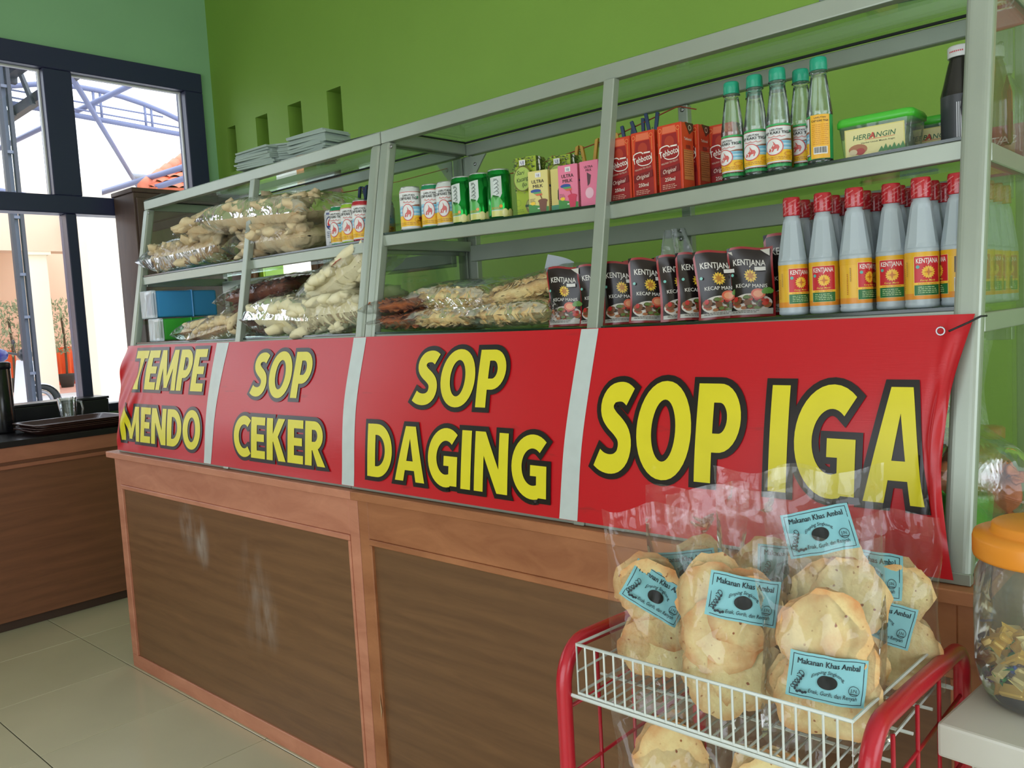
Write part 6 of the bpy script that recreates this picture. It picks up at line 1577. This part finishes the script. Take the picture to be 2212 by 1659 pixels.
# ------------------------------------------------------------------ the seller sitting behind the showcases, mirrored in the glass
def person():
    t = thing('person', 'person in a navy headscarf sitting behind the soy sauce bottles, mirrored in glass', 'person', (2.56, 1.24, 0), -.5)
    SK = mat('skin', (176, 124, 94), rough=.5); NV = mat('navy_scarf', (34, 44, 82), rough=.8); SH = mat('grey_blue_shirt', (92, 106, 140), rough=.8)
    J = {'pelvis': (0, 0, .86), 'waist': (0, .01, 1.0), 'chest': (0, .0, 1.18), 'neck': (0, .0, 1.33), 'head0': (0, -.01, 1.40), 'head1': (0, -.015, 1.52),
         'shL': (.16, 0, 1.27), 'elL': (.21, -.04, 1.03), 'wrL': (.12, -.22, .98), 'shR': (-.16, 0, 1.27), 'elR': (-.21, -.04, 1.03), 'wrR': (-.10, -.23, .98),
         'hipL': (.09, -.02, .84), 'knL': (.11, -.40, .83), 'anL': (.11, -.40, .40), 'ftL': (.11, -.52, .36), 'hipR': (-.09, -.02, .84), 'knR': (-.11, -.40, .83), 'anR': (-.11, -.40, .40), 'ftR': (-.11, -.52, .36)}
    Rr = {'pelvis': .13, 'waist': .12, 'chest': .13, 'neck': .055, 'head0': .075, 'head1': .088, 'shL': .06, 'elL': .042, 'wrL': .028, 'shR': .06, 'elR': .042, 'wrR': .028,
          'hipL': .085, 'knL': .06, 'anL': .04, 'ftL': .035, 'hipR': .085, 'knR': .06, 'anR': .04, 'ftR': .035}
    E_ = [('pelvis', 'waist'), ('waist', 'chest'), ('chest', 'neck'), ('neck', 'head0'), ('head0', 'head1'), ('chest', 'shL'), ('shL', 'elL'), ('elL', 'wrL'), ('chest', 'shR'), ('shR', 'elR'), ('elR', 'wrR'),
          ('pelvis', 'hipL'), ('hipL', 'knL'), ('knL', 'anL'), ('anL', 'ftL'), ('pelvis', 'hipR'), ('hipR', 'knR'), ('knR', 'anR'), ('anR', 'ftR')]
    K = list(J); V = [J[k] for k in K]; R_ = [Rr[k] for k in K]; E2 = [(K.index(a), K.index(b)) for a, b in E_]
    for s, wr in ((1, 'wrL'), (-1, 'wrR')):            # a palm and five fingers on each hand
        w = Vector(J[wr]); d = Vector((-s*.35, -1, -.1)).normalized(); sd = d.cross(Vector((0, 0, 1))).normalized()
        V.append(tuple(w+d*.05)); R_.append(.026); pi = len(V)-1; E2.append((K.index(wr), pi))
        for k, L in enumerate((.062, .075, .08, .074, .058)):
            off = sd*((k-2)*.017)*s; b0 = w+d*(.035 if k == 0 else .085)+off*1.1; dd = (d+off*(9 if k == 0 else 2)).normalized()
            V += [tuple(b0), tuple(b0+dd*L*.55), tuple(b0+dd*L+Vector((0, 0, -.018)))]; R_ += [.0095, .0085, .007]
            n = len(V); E2 += [(pi, n-3), (n-3, n-2), (n-2, n-1)]
    me = bpy.data.meshes.new('body'); me.from_pydata(V, E2, []); me.materials.append(SK)
    o = ob('body', me, t)
    m = o.modifiers.new('skin', 'SKIN'); m.use_smooth_shade = True
    if not me.skin_vertices: return t
    for i, r in enumerate(R_): me.skin_vertices[0].data[i].radius = (r, r)
    me.skin_vertices[0].data[0].use_root = True
    sb = o.modifiers.new('sub', 'SUBSURF'); sb.levels = 1; sb.render_levels = 2
    f = MB()
    f.grid(lambda u, v: (lambda a, b_: (.076*math.sin(b_)*math.sin(a), -.015-.093*math.sin(b_)*math.cos(a)*(1+.05*math.cos(b_)), 1.475+.112*math.cos(b_)))(2*PI*u, PI*v), 28, 18, SK, wrap=True)
    f.blob(.012, .018, .022, SK, Matrix.Translation((0, -.112, 1.462)), 0, 1)
    f.build('face', t)
    for s in (-1, 1):
        MB().blob(.013, .007, .008, mat('eye_white', (220, 216, 210), rough=.3), Matrix.Translation((s*.030, -.100, 1.488)), 0, 1).blob(.006, .004, .006, mat('eye_dark', (30, 22, 20), rough=.3), Matrix.Translation((s*.030, -.106, 1.488)), 0, 1).build('eye', t)
        MB().tube([(s*.048, -.095, 1.505), (s*.030, -.108, 1.509), (s*.014, -.108, 1.505)], .003, 5, mat('eyebrow', (40, 30, 26), rough=.8)).build('eyebrow', t)
    MB().tube([(-.024, -.103, 1.422), (0, -.110, 1.425), (.024, -.103, 1.422)], .005, 6, mat('lips', (150, 82, 76), rough=.5)).build('mouth', t)
    sc_ = MB()
    def hood(u, v):
        a = -2.25+4.5*u                       # opens at the face (front = -y)
        b_ = PI*.02+v*PI*.62; rr = math.sin(b_)
        return (.104*rr*math.sin(a+PI)*1.0, .0-.118*rr*math.cos(a+PI), 1.482+.128*math.cos(b_))
    sc_.grid(hood, 30, 14, NV)
    sc_.grid(lambda u, v: (lambda a, k: ((.085+.16*k)*math.sin(a), -.02-(.085+.075*k)*math.cos(a), 1.405-.19*k+.01*math.sin(a*7)*k))(2*PI*u, v), 36, 8, NV, wrap=True)
    sc_.build('headscarf', t)
    MB().grid(lambda u, v: (lambda a: ((.155+.02*math.sin(PI*v))*math.sin(a)*(1 if v < .8 else 1-.3*(v-.8)/.2), .005-(.138)*math.cos(a), .80+.50*v))(2*PI*u), 30, 10, SH, wrap=True).build('shirt', t)
    for s in (1, -1):
        a, b_, c = [Vector(J[k+('L' if s > 0 else 'R')]) for k in ('sh', 'el', 'wr')]
        MB().tube([tuple(a), tuple((a+b_)/2), tuple(b_), tuple((b_+c)/2), tuple(b_+(c-b_)*.9)], .05, 12, SH, rads=[.075, .062, .058, .052, .046]).build('sleeve', t)
        h, k_, n_ = [Vector(J[q+('L' if s > 0 else 'R')]) for q in ('hip', 'kn', 'an')]
        MB().tube([tuple(h), tuple((h+k_)/2), tuple(k_), tuple((k_+n_)/2), tuple(n_+Vector((0, 0, .02)))], .09, 12, mat('dark_trousers', (44, 44, 54), rough=.8), rads=[.105, .092, .080, .066, .058]).build('trouser_leg', t)
    st_ = thing('bar_stool', 'high wooden stool the seller sits on behind the right showcase', 'stool', (2.56, 1.24, 0), -.5)
    MB().lathe([(.16, .70), (.17, .705), (.17, .73), (.16, .735), (0, .735)], 28, DW).build('seat', st_)
    for x, y in ((.11, .11), (-.11, .11), (.11, -.11), (-.11, -.11)): MB().tube([(x*1.2, y*1.2, 0), (x, y, .70)], .017, 10, DW).build('leg', st_)
    for x in (.12, -.12): MB().bar((x, -.12, .34), (x, .12, .34), .025, .025, DW).build('rung', st_)
    MB().bar((-.12, -.125, .33), (.12, -.125, .33), .03, .03, DW).build('rung', st_)
person()
